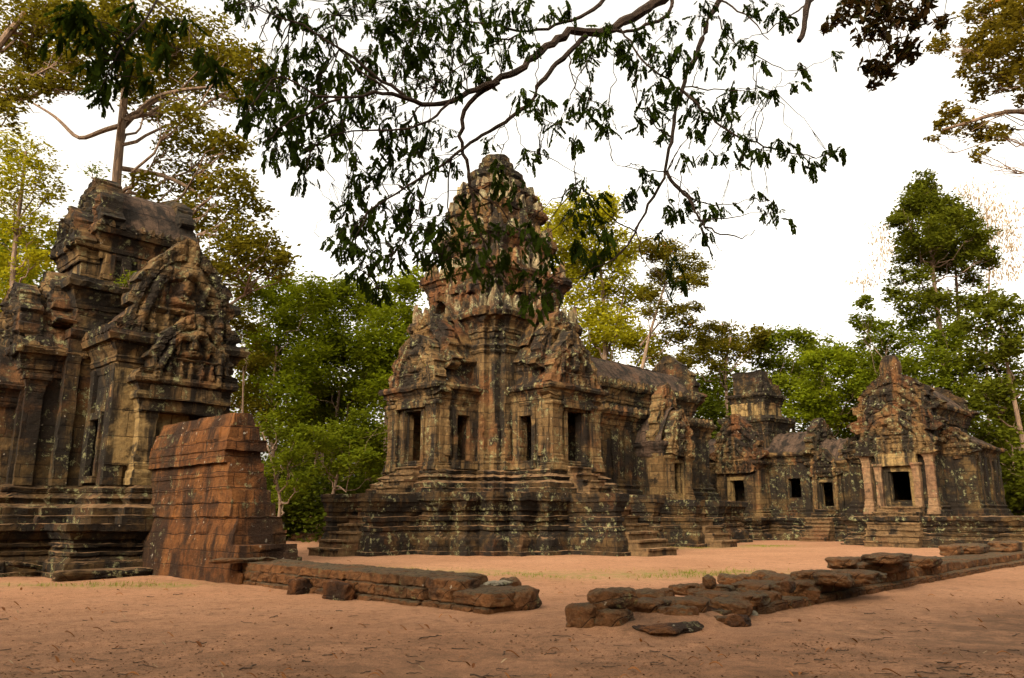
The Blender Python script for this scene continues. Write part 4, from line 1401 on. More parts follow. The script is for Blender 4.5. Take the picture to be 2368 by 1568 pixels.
tree('bushy_tree', 'soft green tree filling the skyline left of the tall pair', 'l_green', 70,
     [(1920, 810, 35), (1970, 830, 40), (2010, 850, 45), (2040, 880, 45), (2000, 900, 40)], [(1985, 1200), (1985, 1000), (1990, 840)], .2, .28, .9)
# right side
tree('tall_tree', 'tallest dark green tree with pale bare trunk behind the shrine gable', 'l_dark', 60,
     [(2130, 425, 32), (2110, 470, 40), (2150, 475, 45), (2195, 480, 40), (2230, 510, 36), (2090, 520, 38), (2150, 540, 55), (2210, 555, 45), (2255, 560, 28), (2110, 590, 36), (2075, 500, 20), (2130, 450, 36), (2130, 500, 45), (2180, 520, 45), (2210, 600, 45), (2140, 600, 45), (2100, 560, 34), (2260, 540, 34), (2280, 590, 26), (2240, 640, 30), (2150, 700, 45), (2180, 600, 40), (2080, 640, 26), (2130, 640, 30), (2105, 700, 42),
      (2160, 690, 30), (2060, 680, 22)], [(2200, 1200), (2192, 880), (2165, 700), (2150, 560), (2135, 440)], .3, .25, .95, 'bark_red', limbs=.8)
tree('tall_tree', 'second tall pale trunked tree standing right beside the tallest one', 'l_dark', 63,
     [(2230, 600, 25), (2220, 500, 40), (2200, 700, 30), (2245, 560, 34), (2285, 600, 30), (2190, 760, 45), (2240, 700, 25)], [(2230, 1200), (2225, 900), (2215, 700), (2205, 560)], .26, .25, .9, 'bark_red', limbs=.9)
tree('leafy_tree', 'mid height green tree left of the tall pale trunks', 'l_green', 56,
     [(2000, 700, 24), (1995, 745, 30), (2050, 770, 40), (2110, 770, 45), (2060, 830, 45), (2130, 830, 50), (2000, 790, 24), (2180, 820, 40), (2030, 850, 30), (2100, 870, 40), (2150, 900, 45), (2210, 880, 45), (2250, 900, 45), (2080, 920, 40), (2200, 780, 45), (2020, 900, 40)], [(2060, 1200), (2060, 1000), (2055, 900)], .2, .25, .95, 'bark')
tree('dark_tree', 'dense dark green tree at the right edge behind the shrine roof', 'l_dark', 50,
     [(2290, 690, 42), (2330, 720, 42), (2260, 740, 45), (2340, 790, 55), (2280, 810, 55), (2230, 860, 45), (2340, 870, 55), (2280, 910, 55), (2240, 960, 40), (2355, 960, 50)], [(2400, 1200), (2365, 1020), (2330, 850), (2310, 730)], .22, .25, 1.0, 'bark_red')
tree('dark_tree', 'low leafy tree beside the shrine end wall at the right edge', 'l_dark', 47,
     [(2300, 1000, 40), (2350, 1050, 50), (2320, 1080, 40), (2345, 1130, 45), (2360, 1190, 40), (2330, 1170, 30), (2290, 1040, 30), (2400, 1100, 60)], [(2350, 1230), (2350, 1150), (2340, 1030)], .14, .25, 1.0)
tree('feathery_tree', 'pale tan tree with hanging seed pods behind the tallest tree', 'l_pod', 72,
     [(2240, 450, 34), (2290, 470, 34), (2330, 510, 40), (2290, 540, 40), (2350, 560, 36), (2350, 620, 36), (2310, 630, 30), (2030, 540, 26), (2040, 600, 30), (2010, 650, 28), (2060, 570, 20), (2270, 500, 30)],
     [(2290, 1200), (2280, 800), (2290, 600), (2280, 480)],  .16, .30, .26, 'bark', limbs=1.0, droop=3.0, ratio=.26, tight=.5, sub=14)
tree('bronze_tree', 'bronze and olive leaved tree hanging in at the top right corner', 'l_brown', 24,
     [(2255, 20, 42), (2310, 30, 55), (2350, 55, 55), (2290, 85, 45), (2180, 100, 26), (2160, 112, 20), (2235, 120, 36), (2275, 130, 45), (2330, 130, 55), (2235, 172, 22), (2290, 178, 45), (2340, 185, 45), (2270, 208, 30), (2200, 252, 26), (2215, 275, 26),
      (2180, 297, 24), (2155, 322, 14), (2235, 297, 30), (2275, 305, 28), (2310, 312, 28), (2330, 305, 18), (2265, 352, 20), (2255, 368, 14), (2360, 230, 22), (2390, 120, 80), (2400, 20, 80)],
     [(2640, 1200), (2620, 600), (2520, 250), (2420, 80)], .35, .15, .6, 'bark_red', limbs=.5, extra=[[(2560, 330), (2367, 253), (2300, 262), (2235, 285), (2180, 300)]])

# slim trunks standing in the dark of the wood
for i, (px, top, d, w) in enumerate([(700, 1090, 58, .11), (727, 1060, 60, .14), (748, 1100, 52, .16), (675, 1120, 60, .1), (770, 1080, 62, .12)]):
    base = P(px, 1200, d); base[2] = -.1
    t = empty('forest_tree', base, 0, ('slim dark forest trunk between the wall stub and the tower, %s from the left' % ordn[i]), 'tree', 'slim trunks in the dark wood')
    a = Acc(); pth = smooth_path([base, P(px + R.uniform(-6, 6), (1200 + top) / 2, d), P(px + R.uniform(-14, 14), top - 80, d)], 12)
    a.add(*tube(pth, np.linspace(w, w * .6, 12), 7)); a.build('trunk', M['bark'], t, base)
    cr = Acc(); c = pth[-1] + np.array([0, 0, 1.2])
    pc, tn = clump_points(c, 2.0, 900); cr.add(*leaves(pc, .28, tint=np.clip(tn + NP.uniform(0, .5, 900), 0, 1))); cr.build('crown', M['l_wood'], t, base)

# the wood beyond reads as one mass
fw = Acc()
for i in range(480):
    x = R.uniform(-62, 75); y = R.uniform(62, 86)
    if x < -18: y -= 14 * min(1, (-18 - x) / 15)
    h = R.uniform(0, 1) ** .8 * 9.5
    r = R.uniform(1.4, 2.6)
    n = int(330 * r)
    pc, tn = clump_points(np.array([x, y, .4 + h]), r, n, tight=.4)
    fw.add(*leaves(pc, .42, .55, tint=np.clip(tn + NP.uniform(0, .5, n), 0, 1)))
tag(fw.build('far_wood', M['l_wood']), 'dense dark forest closing the view behind the temples', 'forest', kind='stuff')
sw_ = Acc()                                                # the same forest round the clearing, added unseen to block low sky light
for i in range(330):
    th = R.uniform(math.radians(118), math.radians(422))
    rr_ = R.uniform(44, 58)
    x, y = 3 + rr_ * math.cos(th) * 1.15, 24 + rr_ * math.sin(th)
    if y > -8 and abs(x) < .80 * (y + 14) + 4: continue
    r = R.uniform(2.4, 4.2)
    pc, tn = clump_points(np.array([x, y, R.uniform(1, 15)]), r, 260, tight=.4)
    sw_.add(*leaves(pc, .95, .6, tint=np.clip(tn + NP.uniform(0, .5, 260), 0, 1)))
tag(sw_.build('added_surrounding_wood', M['l_wood']), 'dense dark forest added around the clearing, outside the view, to block low sky light', 'forest', kind='stuff')
ug = Acc()
for i in range(150):
    px = R.uniform(560, 960); d = R.uniform(46, 58)
    c = P(px, 1200, d); c[2] = R.uniform(.2, 4.2)
    r = R.uniform(.8, 1.5); n = int(200 * r)
    pc, tn = clump_points(c, r, n, tight=.4)
    ug.add(*leaves(pc, .3, .5, tint=np.clip(tn + NP.uniform(0, .4, n), 0, 1)))
tag(ug.build('undergrowth', M['l_wood']), 'dark shrubby undergrowth under the trees left of the tower', 'undergrowth', kind='stuff')

# small plants rooted on the ruins
for px, py, d, n, r, lab in ((222, 395, 23.6, 130, .34, 'leafy sprig growing on the top of the gatehouse roof'), (300, 640, 22.6, 110, .26, 'green weeds growing on the ledge above the gatehouse gable'), (285, 655, 22.8, 60, .18, 'small weed tuft on the gatehouse ledge, left of the larger weeds'),
                             (1000, 845, 33.5, 120, .3, 'mossy fern patch on the left porch roof of the tower')):
    c = P(px, py, d)
    t = empty('wall_plant', c - np.array([0, 0, r]), 0, lab, 'plant')
    a = Acc()
    pc = c + NP.normal(0, r * .5, (n, 3)) * np.array([1, 1, .8])
    a.add(*leaves(pc, .13, .4)); a.build('leaf_tuft', M['l_green'], t, c - np.array([0, 0, r]))
    s = Acc()
    for _ in range(6):
        e = c + NP.normal(0, r * .5, 3)
        s.add(*tube(curve(c - np.array([0, 0, r]), e, 0, 5), np.linspace(.012, .004, 5), 4))
    s.build('stem', M['bark'], t, c - np.array([0, 0, r]))


# ---------------------------------------------------------------- overhanging tree in the foreground
def zp(zx, zy): return 520 + zx * .6103, zy * .6103


def pinnate(acc, base, direc, L, pairs, lw, mat_t, fold=.55):
    """one feathery leaf: paired leaflets folded down along a drooping stalk"""
    d = direc / (np.linalg.norm(direc) + 1e-9)
    t = np.linspace(.12, 1, pairs)
    st = base + d * (t * L)[:, None]
    st[:, 2] -= .22 * L * t ** 2
    side = np.cross(d, [NP.normal(0, .4), NP.normal(0, .4), 1.0]); side /= np.linalg.norm(side) + 1e-9
    up = np.cross(side, d)
    vs = []
    for sg in (-1, 1):
        ll = lw * (1 - .35 * np.abs(t - .5) * 2)[:, None] * NP.uniform(.8, 1.15, (pairs, 1))
        ax = sg * side * (1 - fold) + d * .5 - np.array([0, 0, fold * .9]) + NP.normal(0, .13, (pairs, 3))
        ax /= np.linalg.norm(ax, axis=1)[:, None]
        wv = np.cross(ax, up + NP.normal(0, .3, 3)); wv /= np.linalg.norm(wv, axis=1)[:, None] + 1e-9
        hw_ = L / pairs * .85
        vs.append(np.stack([st, st + ax * ll * .5 + wv * hw_, st + ax * ll, st + ax * ll * .5 - wv * hw_], 1).reshape(-1, 3))
    v = np.concatenate(vs)
    acc.add(v, np.arange(len(v)).reshape(-1, 4), np.clip(mat_t + NP.uniform(-.25, .25, len(v) // 4), 0, 1))


ot_base = np.array([11.5, 5.5, -.1])
ot = empty('overhanging_tree', ot_base, 0, 'dark feathery leaved tree whose boughs hang across the top of the view', 'tree')
D0 = 8.5
limb = [(1900, -140), (1640, 0), (1560, 60), (1480, 105), (1400, 130), (1320, 110), (1250, 150), (1190, 200), (1130, 255), (1040, 310), (940, 345), (850, 390), (760, 400), (690, 375), (620, 345), (560, 350), (440, 375), (350, 365)]
right = [(2300, -330), (1990, -120), (1870, 0), (1840, 50), (1810, 150), (1760, 270), (1730, 340), (1700, 440), (1690, 520), (1680, 600), (1675, 650), (1640, 720), (1600, 790), (1560, 880), (1500, 960), (1440, 1000)]
boughs = [
    (limb, D0 + 1.2, D0 - 1.2, .085, .012),
    (right, D0 + 1.0, D0 - .4, .055, .008),
    ([(1370, 135), (1300, 200), (1240, 260), (1190, 320), (1170, 380), (1090, 440), (1000, 500), (920, 550), (860, 600), (780, 650), (720, 690), (640, 740), (540, 800), (480, 890)], D0 + .3, D0 - .8, .035, .006),
    ([(1040, 310), (950, 370), (900, 430), (895, 530), (920, 640), (945, 780), (960, 880), (990, 960), (1060, 1070), (1150, 1150)], D0 - .1, D0 + .3, .03, .006),
    ([(1460, 115), (1540, 120), (1600, 95), (1660, 80), (1690, 30), (1700, -40)], D0 + .5, D0 + 1.2, .02, .03),
    ([(1480, -60), (1440, 0), (1380, 50), (1260, 100), (1120, 130), (1000, 85), (900, 80), (800, 110)], D0 + 1.0, D0 + .2, .032, .006),
    ([(1120, 130), (1060, 150), (960, 200), (880, 260), (800, 330)], D0 + .6, D0 + .1, .014, .005),
    ([(1675, 650), (1700, 700), (1750, 740), (1790, 800), (1800, 840), (1850, 880), (1980, 910), (2010, 870)], D0 - .2, D0 - .8, .022, .004),
    ([(1730, 340), (1790, 390), (1850, 460), (1950, 520), (2050, 560), (2150, 580), (2250, 600), (2340, 570)], D0 + .1, D0 - .6, .018, .004),
    ([(1700, 700), (1800, 775), (1900, 785), (2000, 750)], D0 - .2, D0 - .4, .012, .003),
    ([(1800, 835), (1950, 820), (2080, 805)], D0 - .5, D0 - .7, .008, .003),
    ([(1790, 800), (1810, 870), (1850, 920), (1885, 950)], D0 - .5, D0 - .8, .008, .003),
    ([(700, 380), (560, 280), (430, 180), (300, 100), (150, 30), (40, 10)], D0 - .6, D0 - 1.4, .02, .005),
    ([(620, 345), (500, 260), (400, 150), (420, 60)], D0 - .8, D0 - 1.0, .014, .004),
    ([(440, 375), (300, 430), (200, 480), (140, 560)], D0 - 1.1, D0 - 1.4, .014, .004),
    ([(350, 365), (200, 280), (120, 360), (60, 460)], D0 - 1.2, D0 - 1.5, .012, .004),
    ([(850, 390), (760, 480), (600, 500), (480, 495), (330, 540), (310, 640)], D0 - .6, D0 - 1.0, .016, .004),
    ([(780, 650), (740, 780), (700, 880), (640, 960)], D0 - .5, D0 - .4, .01, .004),
    ([(540, 800), (490, 900), (500, 1000), (580, 1090)], D0 - .8, D0 - .7, .01, .004),
    ([(860, 600), (840, 720), (850, 850), (820, 990)], D0 - .4, D0, .01, .004),
    ([(920, 700), (1040, 790), (1100, 860), (1200, 960), (1230, 1100)], D0 - .1, D0 + .3, .01, .004),
    ([(1870, 0), (1990, 60), (2060, 150)], D0 + .7, D0 + .2, .014, .005),
    ([(2215, -60), (2200, 70), (2175, 155)], D0 + .3, D0, .045, .03),
    ([(2230, 0), (2130, 70), (2055, 125)], D0 + .3, D0, .012, .006),
    ([(1730, 340), (1640, 280), (1560, 200), (1500, 110)], D0 + .1, D0 + .4, .014, .012),
    ([(1870, 60), (1900, 150), (2040, 220), (2110, 275), (2200, 270), (2300, 215)], D0 + .6, D0 + .1, .01, .003),
    ([(2110, 275), (2110, 310), (2070, 345)], D0 + .3, D0 + .2, .005, .003),
    ([(1740, 330), (1850, 340), (2010, 345)], D0 + .1, D0 - .2, .01, .004),
    ([(1300, 190), (1310, 270), (1340, 370), (1420, 390), (1480, 420)], D0 + .3, D0 - .2, .009, .004),
    ([(1170, 380), (1210, 470), (1290, 470), (1400, 430)], D0, D0 - .3, .007, .003),
    ([(1560, 880), (1450, 820), (1380, 740), (1330, 710)], D0 - .3, D0 - .6, .009, .004),
    ([(1675, 650), (1560, 640), (1470, 610)], D0 - .3, D0 - .5, .008, .003),
    ([(1690, 520), (1600, 460), (1560, 390)], D0 - .2, D0 - .4, .009, .004),
    ([(430, 780), (380, 740), (340, 690)], D0 - 1, D0 - 1.1, .004, .002),
    ([(480, 850), (400, 900), (320, 880), (370, 830)], D0 - 1, D0 - 1.1, .004, .002),
    ([(1560, 880), (1570, 940), (1590, 990), (1680, 1090)], D0 - .3, D0 - .2, .008, .003),
    ([(1060, 460), (1080, 540), (1000, 560)], D0, D0 - .2, .005, .003),
    ([(1090, 440), (1140, 580), (1190, 580)], D0, D0 - .2, .005, .003),
]
wood = Acc(); allp = []
for pts, da, db, ra, rb in boughs:
    n = len(pts)
    w = [P(*zp(x, y), da + (db - da) * i / (n - 1)) for i, (x, y) in enumerate(pts)]
    m = max(10, 3 * n)
    pth = smooth_path(w, m)
    pth[1:-1] += NP.normal(0, .012, (m - 2, 3))
    rad = np.linspace(ra, rb, m) * NP.uniform(.92, 1.08, m)
    wood.add(*tube(pth, rad, 7)); allp.append(pth)
# limbs reach back to the trunk beside the camera
topj = np.array([10.6, 7.2, 10.0])
for pth, r in ((allp[0], .085), (allp[1], .055), (allp[5], .032), (allp[22], .045)):
    c = curve(topj, pth[0], -.05, 12, .02)
    wood.add(*tube(c, np.linspace(r * 1.9, r, 12), 7))
for a, b in ((4, 0), (21, 1), (23, 22)):
    pass
wood.build('boughs', M['bark_dark'], ot, ot_base)
tr = Acc()
tp = smooth_path([ot_base, np.array([11.3, 6.0, 4]), topj, np.array([11.0, 7.0, 15])], 20)
tr.add(*tube(tp, np.linspace(.42, .2, 20), 12)); tr.build('trunk', M['bark'], ot, ot_base)
allp = np.concatenate(allp)

cl = """60,30,50 210,60,55 290,90,50 370,130,70 440,80,50 390,45,40 320,190,40 230,210,40 160,260,50 240,310,80 340,330,60 150,380,70 100,450,50 200,470,75 280,430,70 160,560,55 250,550,65 310,620,50 350,480,60 430,320,60
460,420,60 480,250,55 420,540,50 480,580,40 540,240,50 580,300,55 520,360,50 560,120,50 640,60,60 620,170,50 680,100,60 700,190,60 760,120,60 740,230,60 830,250,60 690,270,50 800,50,60 880,60,60 960,50,50 900,150,50
960,240,45 870,330,55 800,310,50 980,300,50 1050,220,45 1000,150,40 1080,60,50 1150,80,45 1110,160,40 1180,180,30 1230,60,45 1300,40,40 600,480,50 640,560,55 700,470,50 760,520,55 600,560,45 720,560,45 820,500,40 850,620,45
780,600,40 700,640,45 640,660,40 720,720,50 560,650,45 500,670,40 520,740,55 470,740,50 440,800,45 480,860,55 550,840,50 430,940,45 490,950,50 560,940,50 600,1000,40 500,1050,45 560,1080,45 590,1110,28 670,800,40 700,870,50
650,920,40 740,960,50 780,900,50 820,850,55 860,920,60 800,990,50 850,1000,50 900,740,30 960,760,40 1030,700,45 1100,720,40 1040,630,30 1140,590,36 1190,570,28 920,830,50 1000,890,50 1080,860,40 980,970,55 1060,980,55
1140,860,50 1170,940,55 1210,900,40 1230,980,50 1100,1060,55 1180,1060,55 1000,1050,45 1230,1110,45 1150,1130,45 930,950,40 1170,1160,40 1010,540,36 1130,360,40 1160,420,30 1210,400,40 1230,480,30 1280,470,30 1330,390,40
1380,360,36 1400,420,40 1440,480,36 1460,400,30 1320,520,25 1380,450,30 1340,200,40 1400,180,50 1370,240,36 1440,120,45 1500,180,40 1520,240,36 1560,130,45 1580,260,45 1620,190,50 1660,250,55 1700,180,45 1640,310,36
1620,60,40 1700,90,36 1780,80,40 1740,200,36 1800,220,36 1600,390,45 1570,470,36 1640,440,40 1700,350,45 1780,390,60 1830,440,45 1780,490,36 1650,520,36 1900,370,40 1940,350,36 2010,350,36 1900,430,40 1920,500,36
1970,520,28 2030,590,36 1960,600,36 1880,600,28 1940,560,26 2110,550,40 2160,590,36 2210,620,36 2280,580,36 2335,572,24 1820,590,26 1740,600,26 1600,700,36 1570,640,26 1330,710,36 1360,690,26 1380,750,26 1440,740,26
1540,750,36 1680,780,36 1720,810,36 1780,760,45 1830,790,36 1880,780,26 2010,740,22 2060,795,34 2100,810,26 1820,870,36 1660,890,16 1320,830,45 1400,820,45 1430,880,36 1340,930,36 1460,960,36 1390,990,36 1900,110,36
1960,170,36 2010,170,32 1900,230,36 2040,240,22 2180,260,22 2300,210,16 2160,320,26 2080,340,20 1880,170,28 2000,30,45 2080,50,45 2130,80,28 1820,30,45 1700,1080,40 1690,1010,36 50,20,40 130,-30,60 260,0,50 480,10,50
560,20,50 620,110,45 720,30,50 840,120,45 930,110,45 1020,90,45 1140,20,45 1040,10,45 900,10,50 660,20,45 760,60,45 600,200,45 640,240,40 780,180,45 880,200,40 600,90,40 300,250,50 390,260,50 370,400,50 430,470,45 540,420,45 600,400,40
700,330,40 330,560,40 200,390,55 260,480,50 120,320,45 90,380,40 190,600,35 300,680,26 650,1000,36 700,770,36 760,790,40 600,780,36 640,840,36 540,1000,40 450,870,36 900,900,40 950,1010,40 1040,1020,40 1220,1030,40 760,860,36""".split()
near = Acc(); tw2 = Acc()
for s in cl:
    x, y, r = map(float, s.split(','))
    vx, vy = zp(x, y)
    cands = []
    dd = D0 + R.uniform(-1.0, .9)
    c = P(vx, vy, dd)
    k = int(np.argmin(((allp - c) ** 2).sum(1)))
    c = P(vx, vy, .55 * dd + .45 * allp[k][1])
    rm = r * .6103 * dd / 1870
    stem = curve(allp[k], c + np.array([0, 0, .05]), -.05, 8, .04)
    tw2.add(*tube(stem, np.linspace(.007, .003, 8), 4))
    nl = int((4 + (r / 50) ** 2 * 14) * (.62 if 860 < x < 1260 and y > 730 else 1))
    tone = R.uniform(.05, .95)
    for _ in range(nl):
        b = c + NP.normal(0, .50 * rm, 3) * np.array([1, .9, 1.0]) + np.array([0, 0, .35 * rm])
        di = np.array([NP.normal(0, .6), NP.normal(0, .6), -.75 + NP.normal(0, .35)])
        k_ = R.uniform(.65, 1.25)
        pinnate(near, b, di, .125 * k_, 8, .066 * k_, tone, fold=R.uniform(.38, .72))
        if _ % 4 == 0:
            tw2.add(*tube(curve(stem[5], b, -.05, 4, .05), np.linspace(.0035, .002, 4), 3))
lpath = smooth_path([P(420, -120, 7.6), P(363, 0, 7.0), P(336, 49, 6.8), P(283, 102, 6.6), P(240, 190, 6.5)], 30)
lp2 = smooth_path([P(363, 0, 7.0), P(430, 60, 6.8), P(490, 140, 6.7)], 14)
tw2.add(*tube(lpath, np.linspace(.02, .005, 30), 5)); tw2.add(*tube(lp2, np.linspace(.01, .004, 14), 5))
lpath = np.concatenate([lpath, lp2])
for s in ((430, 100, 60), (480, 200, 70), (560, 150, 60), (560, 280, 70), (540, 410, 60), (600, 380, 50), (680, 400, 40), (700, 130, 40), (860, 240, 45), (960, 100, 40), (1060, 260, 45), (1120, 330, 45), (1150, 370, 40), (860, 110, 40), (780, 420, 40), (340, 60, 40),
          (310, 190, 50), (520, 480, 40), (500, 330, 60), (620, 250, 60), (400, 30, 50), (680, 60, 50), (720, 330, 40), (800, 180, 40)):
    c = P(s[0] * .4424, s[1] * .4424, 6.6 + R.uniform(-.4, .4))
    rm = s[2] * .4424 * 6.6 / 1870
    tone = R.uniform(.3, .9)
    for _ in range(int(4 + (s[2] / 50) ** 2 * 8)):
        b = c + NP.normal(0, .5 * rm, 3) + np.array([0, 0, .3 * rm])
        pinnate(near, b, np.array([NP.normal(0, .6), NP.normal(0, .6), -.75 + NP.normal(0, .3)]), R.uniform(.11, .2), 9, R.uniform(.05, .078), tone, fold=R.uniform(.5, .85))
    k = int(np.argmin(((lpath - c) ** 2).sum(1)))
    tw2.add(*tube(curve(lpath[k], c, -.03, 8, .03), np.linspace(.007, .003, 8), 4))
# its unseen crown above and behind the viewer, widened to shade the foreground
for i in range(150):
    c = np.array([R.uniform(-20, 24), R.uniform(-24, 2.5), R.uniform(9.5, 13)])
    pc, tn = clump_points(c, 2.4, 420, tight=.42)
    near.add(*leaves(pc, .34, .5, tint=tn))
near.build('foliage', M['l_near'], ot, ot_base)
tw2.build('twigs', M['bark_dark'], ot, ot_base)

# broad leaved bough hanging in at the top right
bt_base = np.array([13.5, 9.0, -.1])
bt = empty('broad_leaved_tree', bt_base, 0, 'broad leaved dark bough hanging down left of the bronze tree at top right', 'tree')
z3 = lambda x, y: (1792 + x * .3686, y * .3686)
bw = Acc(); bl = Acc()
BD = 11.5
main = smooth_path([bt_base, np.array([13.2, 9.6, 6]), np.array([12, 10.5, 11]), P(2420, -220, BD), P(2150, -60, BD), P(*z3(700, 40), BD)], 26)
bw.add(*tube(main, np.linspace(.3, .02, 26), 9))
for x, y, r, n in ((500, 60, 110, 60), (640, 80, 110, 75), (780, 90, 110, 70), (900, 140, 70, 34), (600, 180, 70, 34), (390, 110, 60, 26), (320, 180, 36, 14), (520, 260, 34, 10), (680, 210, 50, 20), (780, 310, 85, 40), (840, 350, 60, 28), (640, 440, 70, 38),
                   (710, 430, 60, 28), (620, 520, 46, 18), (580, 420, 44, 18), (860, 280, 46, 18), (700, -40, 120, 60), (500, -60, 120, 50), (1060, 130, 50, 20), (1040, 170, 30, 10), (940, 40, 60, 20)):
    c = P(*z3(x, y), BD + R.uniform(-.7, .7))
    rm = r * .3686 * BD / 1870
    pc = c + NP.normal(0, .52 * rm, (n * 2, 3))
    bl.add(*leaves(pc, .17, .42, .7, droop=.5))
    k = int(np.argmin(((main[14:] - c) ** 2).sum(1))) + 14
    bw.add(*tube(curve(main[k], c, .02, 8, .04), np.linspace(.012, .004, 8), 5))
    for _ in range(3):
        bw.add(*tube(curve(c, c + NP.normal(0, .5 * rm, 3), 0, 4, .05), np.linspace(.005, .002, 4), 3))
bw.build('trunk', M['bark_dark'], bt, bt_base)
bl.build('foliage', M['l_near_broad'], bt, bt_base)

# ---------------------------------------------------------------- ground
def axis(a, b, c, d, fine, n):
    l = a + (b - a) * (1 - np.linspace(1, 0, n) ** 2.2) if a < b else np.array([])
    return np.concatenate([l[:-1], np.arange(b, c, fine), c + (d - c) * np.linspace(0, 1, n) ** 2.2])


gx = axis(-400, -16, 22, 400, .2, 24)
gy = axis(-60, 2, 46, 700, .2, 24)
X, Y = np.meshgrid(gx, gy)
pp = np.stack([X.ravel(), Y.ravel(), np.zeros(X.size)], 1)
rel = pp - np.array(TC)
gu, gv = rel @ U + T_W, rel @ V
z = .028 * fbm(pp * .35, 3) + .012 * fbm(pp * 1.7, 5)
near_b = np.exp(-np.maximum(0, np.hypot(rel[:, 0], rel[:, 1]) - 8) / 6)
mound = np.exp(-(((gu - .1) / 1.45) ** 8 + ((gv - 19.8) / .75) ** 8))
z += .13 * mound
bank = np.exp(-((gv - 19.8) / 1.3) ** 2) * (gu > -.5) + np.exp(-((gu + .7) / 1.3) ** 2) * ((gv > 9) & (gv < 18.6))
z += .04 * bank
pp[:, 2] = z
gi = np.arange(X.size).reshape(X.shape)
gq = np.stack([gi[:-1, :-1], gi[:-1, 1:], gi[1:, 1:], gi[1:, :-1]], -1).reshape(-1, 4)
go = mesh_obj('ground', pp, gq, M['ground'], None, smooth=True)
tag(go, 'flat bare orange sandy ground strewn with twigs', 'ground', kind='structure')


def vattr(name, val):
    a = go.data.attributes.new(name, 'FLOAT', 'POINT')
    a.data.foreach_set('value', val.astype(np.float32))


def seg(a, b, w):
    a, b = a[:2], b[:2]
    t = np.clip(((pp[:, :2] - a) @ (b - a)) / ((b - a) @ (b - a)), 0, 1)
    return np.exp(-(np.linalg.norm(pp[:, :2] - a - t[:, None] * (b - a), axis=1) / w) ** 2)


grass_lines = [(G(850, 1316), G(1350, 1332), 1.0), (G(1300, 1330), G(1760, 1325), 1.3), (G(0, 1350), G(420, 1356), .6), (G(1560, 1268), G(1800, 1262), 1.2), (G(1900, 1345), G(2000, 1320), .4)]
gr = np.zeros(X.size)
for a, b, w in grass_lines: gr = np.maximum(gr, seg(a, b, w))
vattr('grass', gr)
# tree shade painted over the foreground, plus leaf debris and bare earth along walls
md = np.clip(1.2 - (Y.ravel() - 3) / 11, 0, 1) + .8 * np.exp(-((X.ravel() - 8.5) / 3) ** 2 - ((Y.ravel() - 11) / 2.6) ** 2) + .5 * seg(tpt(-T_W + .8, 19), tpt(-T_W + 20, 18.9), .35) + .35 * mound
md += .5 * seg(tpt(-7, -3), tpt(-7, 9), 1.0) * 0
vattr('mould_shade', np.clip(md, 0, 1))

ga = Acc()
for a, b, w in grass_lines:
    L = np.linalg.norm(b - a)
    n = int(170 * L * w)
    t = NP.random((n, 1))
    c = a + (b - a) * t + NP.normal(0, w * .55, (n, 3)) * np.array([1, 1, 0])
    keep = fbm(c * .9, 77) > .05
    c = c[keep]; n = len(c)
    hgt = NP.uniform(.03, .09, n)
    dirv = NP.normal(0, 1, (n, 3)); dirv[:, 2] = 0
    dirv /= np.linalg.norm(dirv, axis=1)[:, None]
    lean = NP.normal(0, .03, (n, 3)); lean[:, 2] = hgt
    v = np.stack([c - dirv * .008, c + dirv * .008, c + lean + dirv * .002, c + lean - dirv * .002], 1).reshape(-1, 3)
    ga.add(v, np.arange(4 * n).reshape(n, 4), NP.random(n))
tag(ga.build('grass', M['grass']), 'thin short grass growing in strips on the courtyard sand', 'grass', kind='stuff')

# ---------------------------------------------------------------- litter: each twig and each leaf
def twig_mesh(k):
    rr = np.random.default_rng(100 + k)
    L = rr.uniform(.14, .30)
    p = np.zeros((7, 3)); p[:, 0] = np.linspace(-L / 2, L / 2, 7)
    p[:, 1] = rr.normal(0, .012, 7) + .10 * L * np.sin(np.linspace(0, 3, 7)) * rr.choice([-1, 1]); p[:, 2] = .010 + np.abs(rr.normal(0, .006, 7))
    a = Acc(); a.add(*tube(p, np.linspace(.0085, .005, 7) * rr.uniform(.7, 1.3), 6))
    if k % 3 == 0:
        e = p[4] + np.array([.06, rr.choice([-1, 1]) * .05, .012])
        a.add(*tube(np.stack([p[4], (p[4] + e) / 2, e]), [.005, .004, .003], 5))
    return a


def leaf_mesh(k):
    rr = np.random.default_rng(200 + k)
    L, W = rr.uniform(.07, .13), rr.uniform(.028, .05)
    n = 7
    t = np.linspace(0, 1, n)
    w = W * np.sin(np.pi * np.clip(t, .03, .97)) ** .8
    curl = .03 * np.sin(t * 3 + rr.uniform(0, 2)) + .012
    v = np.stack([np.stack([(t - .5) * L, s * w, curl + .018 * abs(s) * rr.uniform(.3, 1.4)], 1) for s in (-.5, 0, .5)], 1)
    i = np.arange(n * 3).reshape(n, 3)
    q = np.stack([i[:-1, :-1], i[1:, :-1], i[1:, 1:], i[:-1, 1:]], -1).reshape(-1, 4)
    a = Acc(); a.add(v.reshape(-1, 3), q, np.full(len(q), rr.random()))
    return a


def on_wall(p):
    r = p - TC
    u, v = r @ U + T_W, r @ V
    return (-1.6 < u < .3 and 4 < v < 18.8) or (u > -1.6 and 18.8 < v < 20.7) or (abs(u) < 3.6 and v < 4.7) or (u > 6 and v < 9.5)


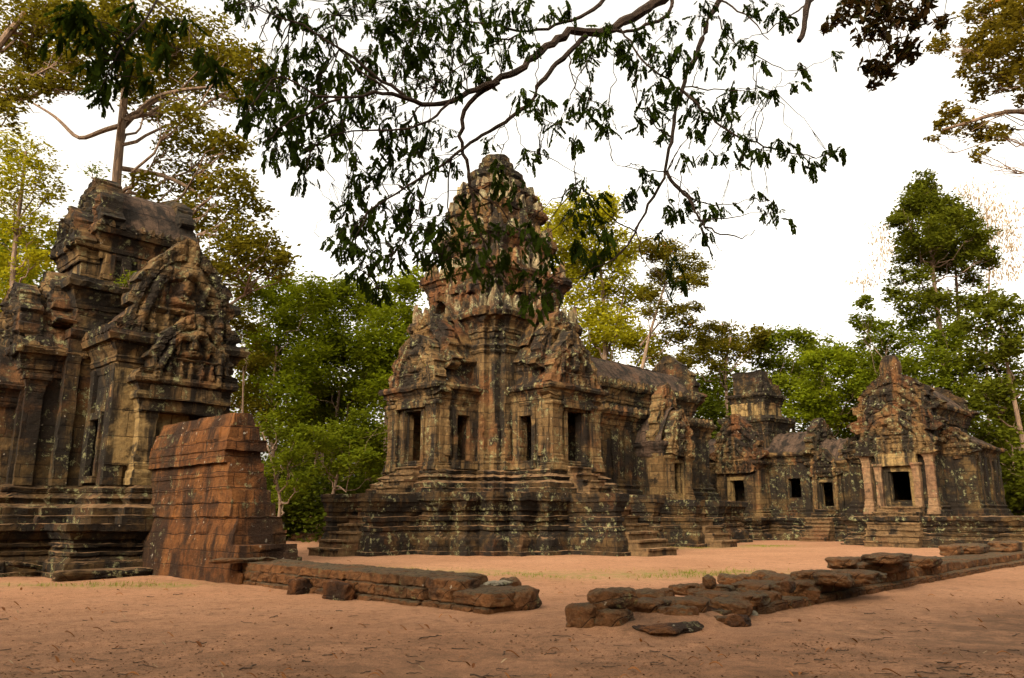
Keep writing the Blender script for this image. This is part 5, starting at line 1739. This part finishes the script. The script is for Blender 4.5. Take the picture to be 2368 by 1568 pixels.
def scatter(name, label, cat, group, maker, mat, count, kinds, ylo, pw, scale=(.7, 1.3), xr=(-40, 2420)):
    protos = []
    placed = 0
    tries = 0
    while placed < count and tries < 5000:
        tries += 1
        y = ylo + (1575 - ylo) * R.random() ** pw
        g = G(R.uniform(*xr), y)
        if on_wall(g) or g[1] > 34: continue
        if len(protos) < kinds:
            o = maker(len(protos)).build(name, mat); protos.append(o)
        else:
            o = protos[R.randrange(kinds)].copy(); COL.objects.link(o)
        o.location = (g[0], g[1], .028 * fbm(g[None] * .35, 3)[0] + .012 * fbm(g[None] * 1.7, 5)[0] + .004)
        o.rotation_euler = (R.uniform(-.1, .1), R.uniform(-.1, .1), R.uniform(-.5, .5) if R.random() < .7 else R.uniform(0, 6.28))
        s = R.uniform(*scale)
        o.scale = (s, s, s)
        tag(o, label, cat, group)
        placed += 1


cr = Acc()
n = 9000
yy = 1330 + (1575 - 1330) * NP.random(n) ** .8
xx = NP.uniform(-60, 2430, n)
cc = np.array([G(a, b_) for a, b_ in zip(xx, yy)])
cc = cc[(fbm(cc * .8, 91) > -.25)]
cc = np.array([q_ for q_ in cc if not on_wall(q_)])
cc[:, 2] = .028 * fbm(cc * .35, 3) + .012 * fbm(cc * 1.7, 5) + .006
n = len(cc)
th = NP.uniform(0, 6.28, n); ln = NP.uniform(.006, .028, n); wd = ln * NP.uniform(.2, .6, n)
ax = np.stack([np.cos(th), np.sin(th), NP.normal(0, .15, n)], 1); bx_ = np.stack([-np.sin(th), np.cos(th), NP.normal(0, .3, n)], 1)
v = np.stack([cc - ax * ln[:, None], cc + bx_ * wd[:, None], cc + ax * ln[:, None], cc - bx_ * wd[:, None]], 1).reshape(-1, 3)
cr.add(v, np.arange(4 * n).reshape(n, 4), NP.random(n) ** 2)
tag(cr.build('leaf_litter', M['crumb']), 'dark crumbs of leaf and bark littering the sand', 'litter', kind='stuff')
scatter('twig', 'short dark dead twig lying on the bare sand', 'twig', 'twigs strewn over the sand', twig_mesh, M['twig'], 135, 12, 1375, .8, (.3, .95))
scatter('fallen_leaf', 'curled dry brown leaf lying on the sand', 'leaf', 'dry leaves strewn over the sand', leaf_mesh, M['dry_leaf'], 150, 8, 1300, .9, (.6, 1.3))
scatter('pale_leaf', 'small pale dry leaf lying on the sand', 'leaf', 'pale leaves on the sand', lambda k: leaf_mesh(k + 20), M['pale_leaf'], 26, 4, 1400, .8, (.4, .9))
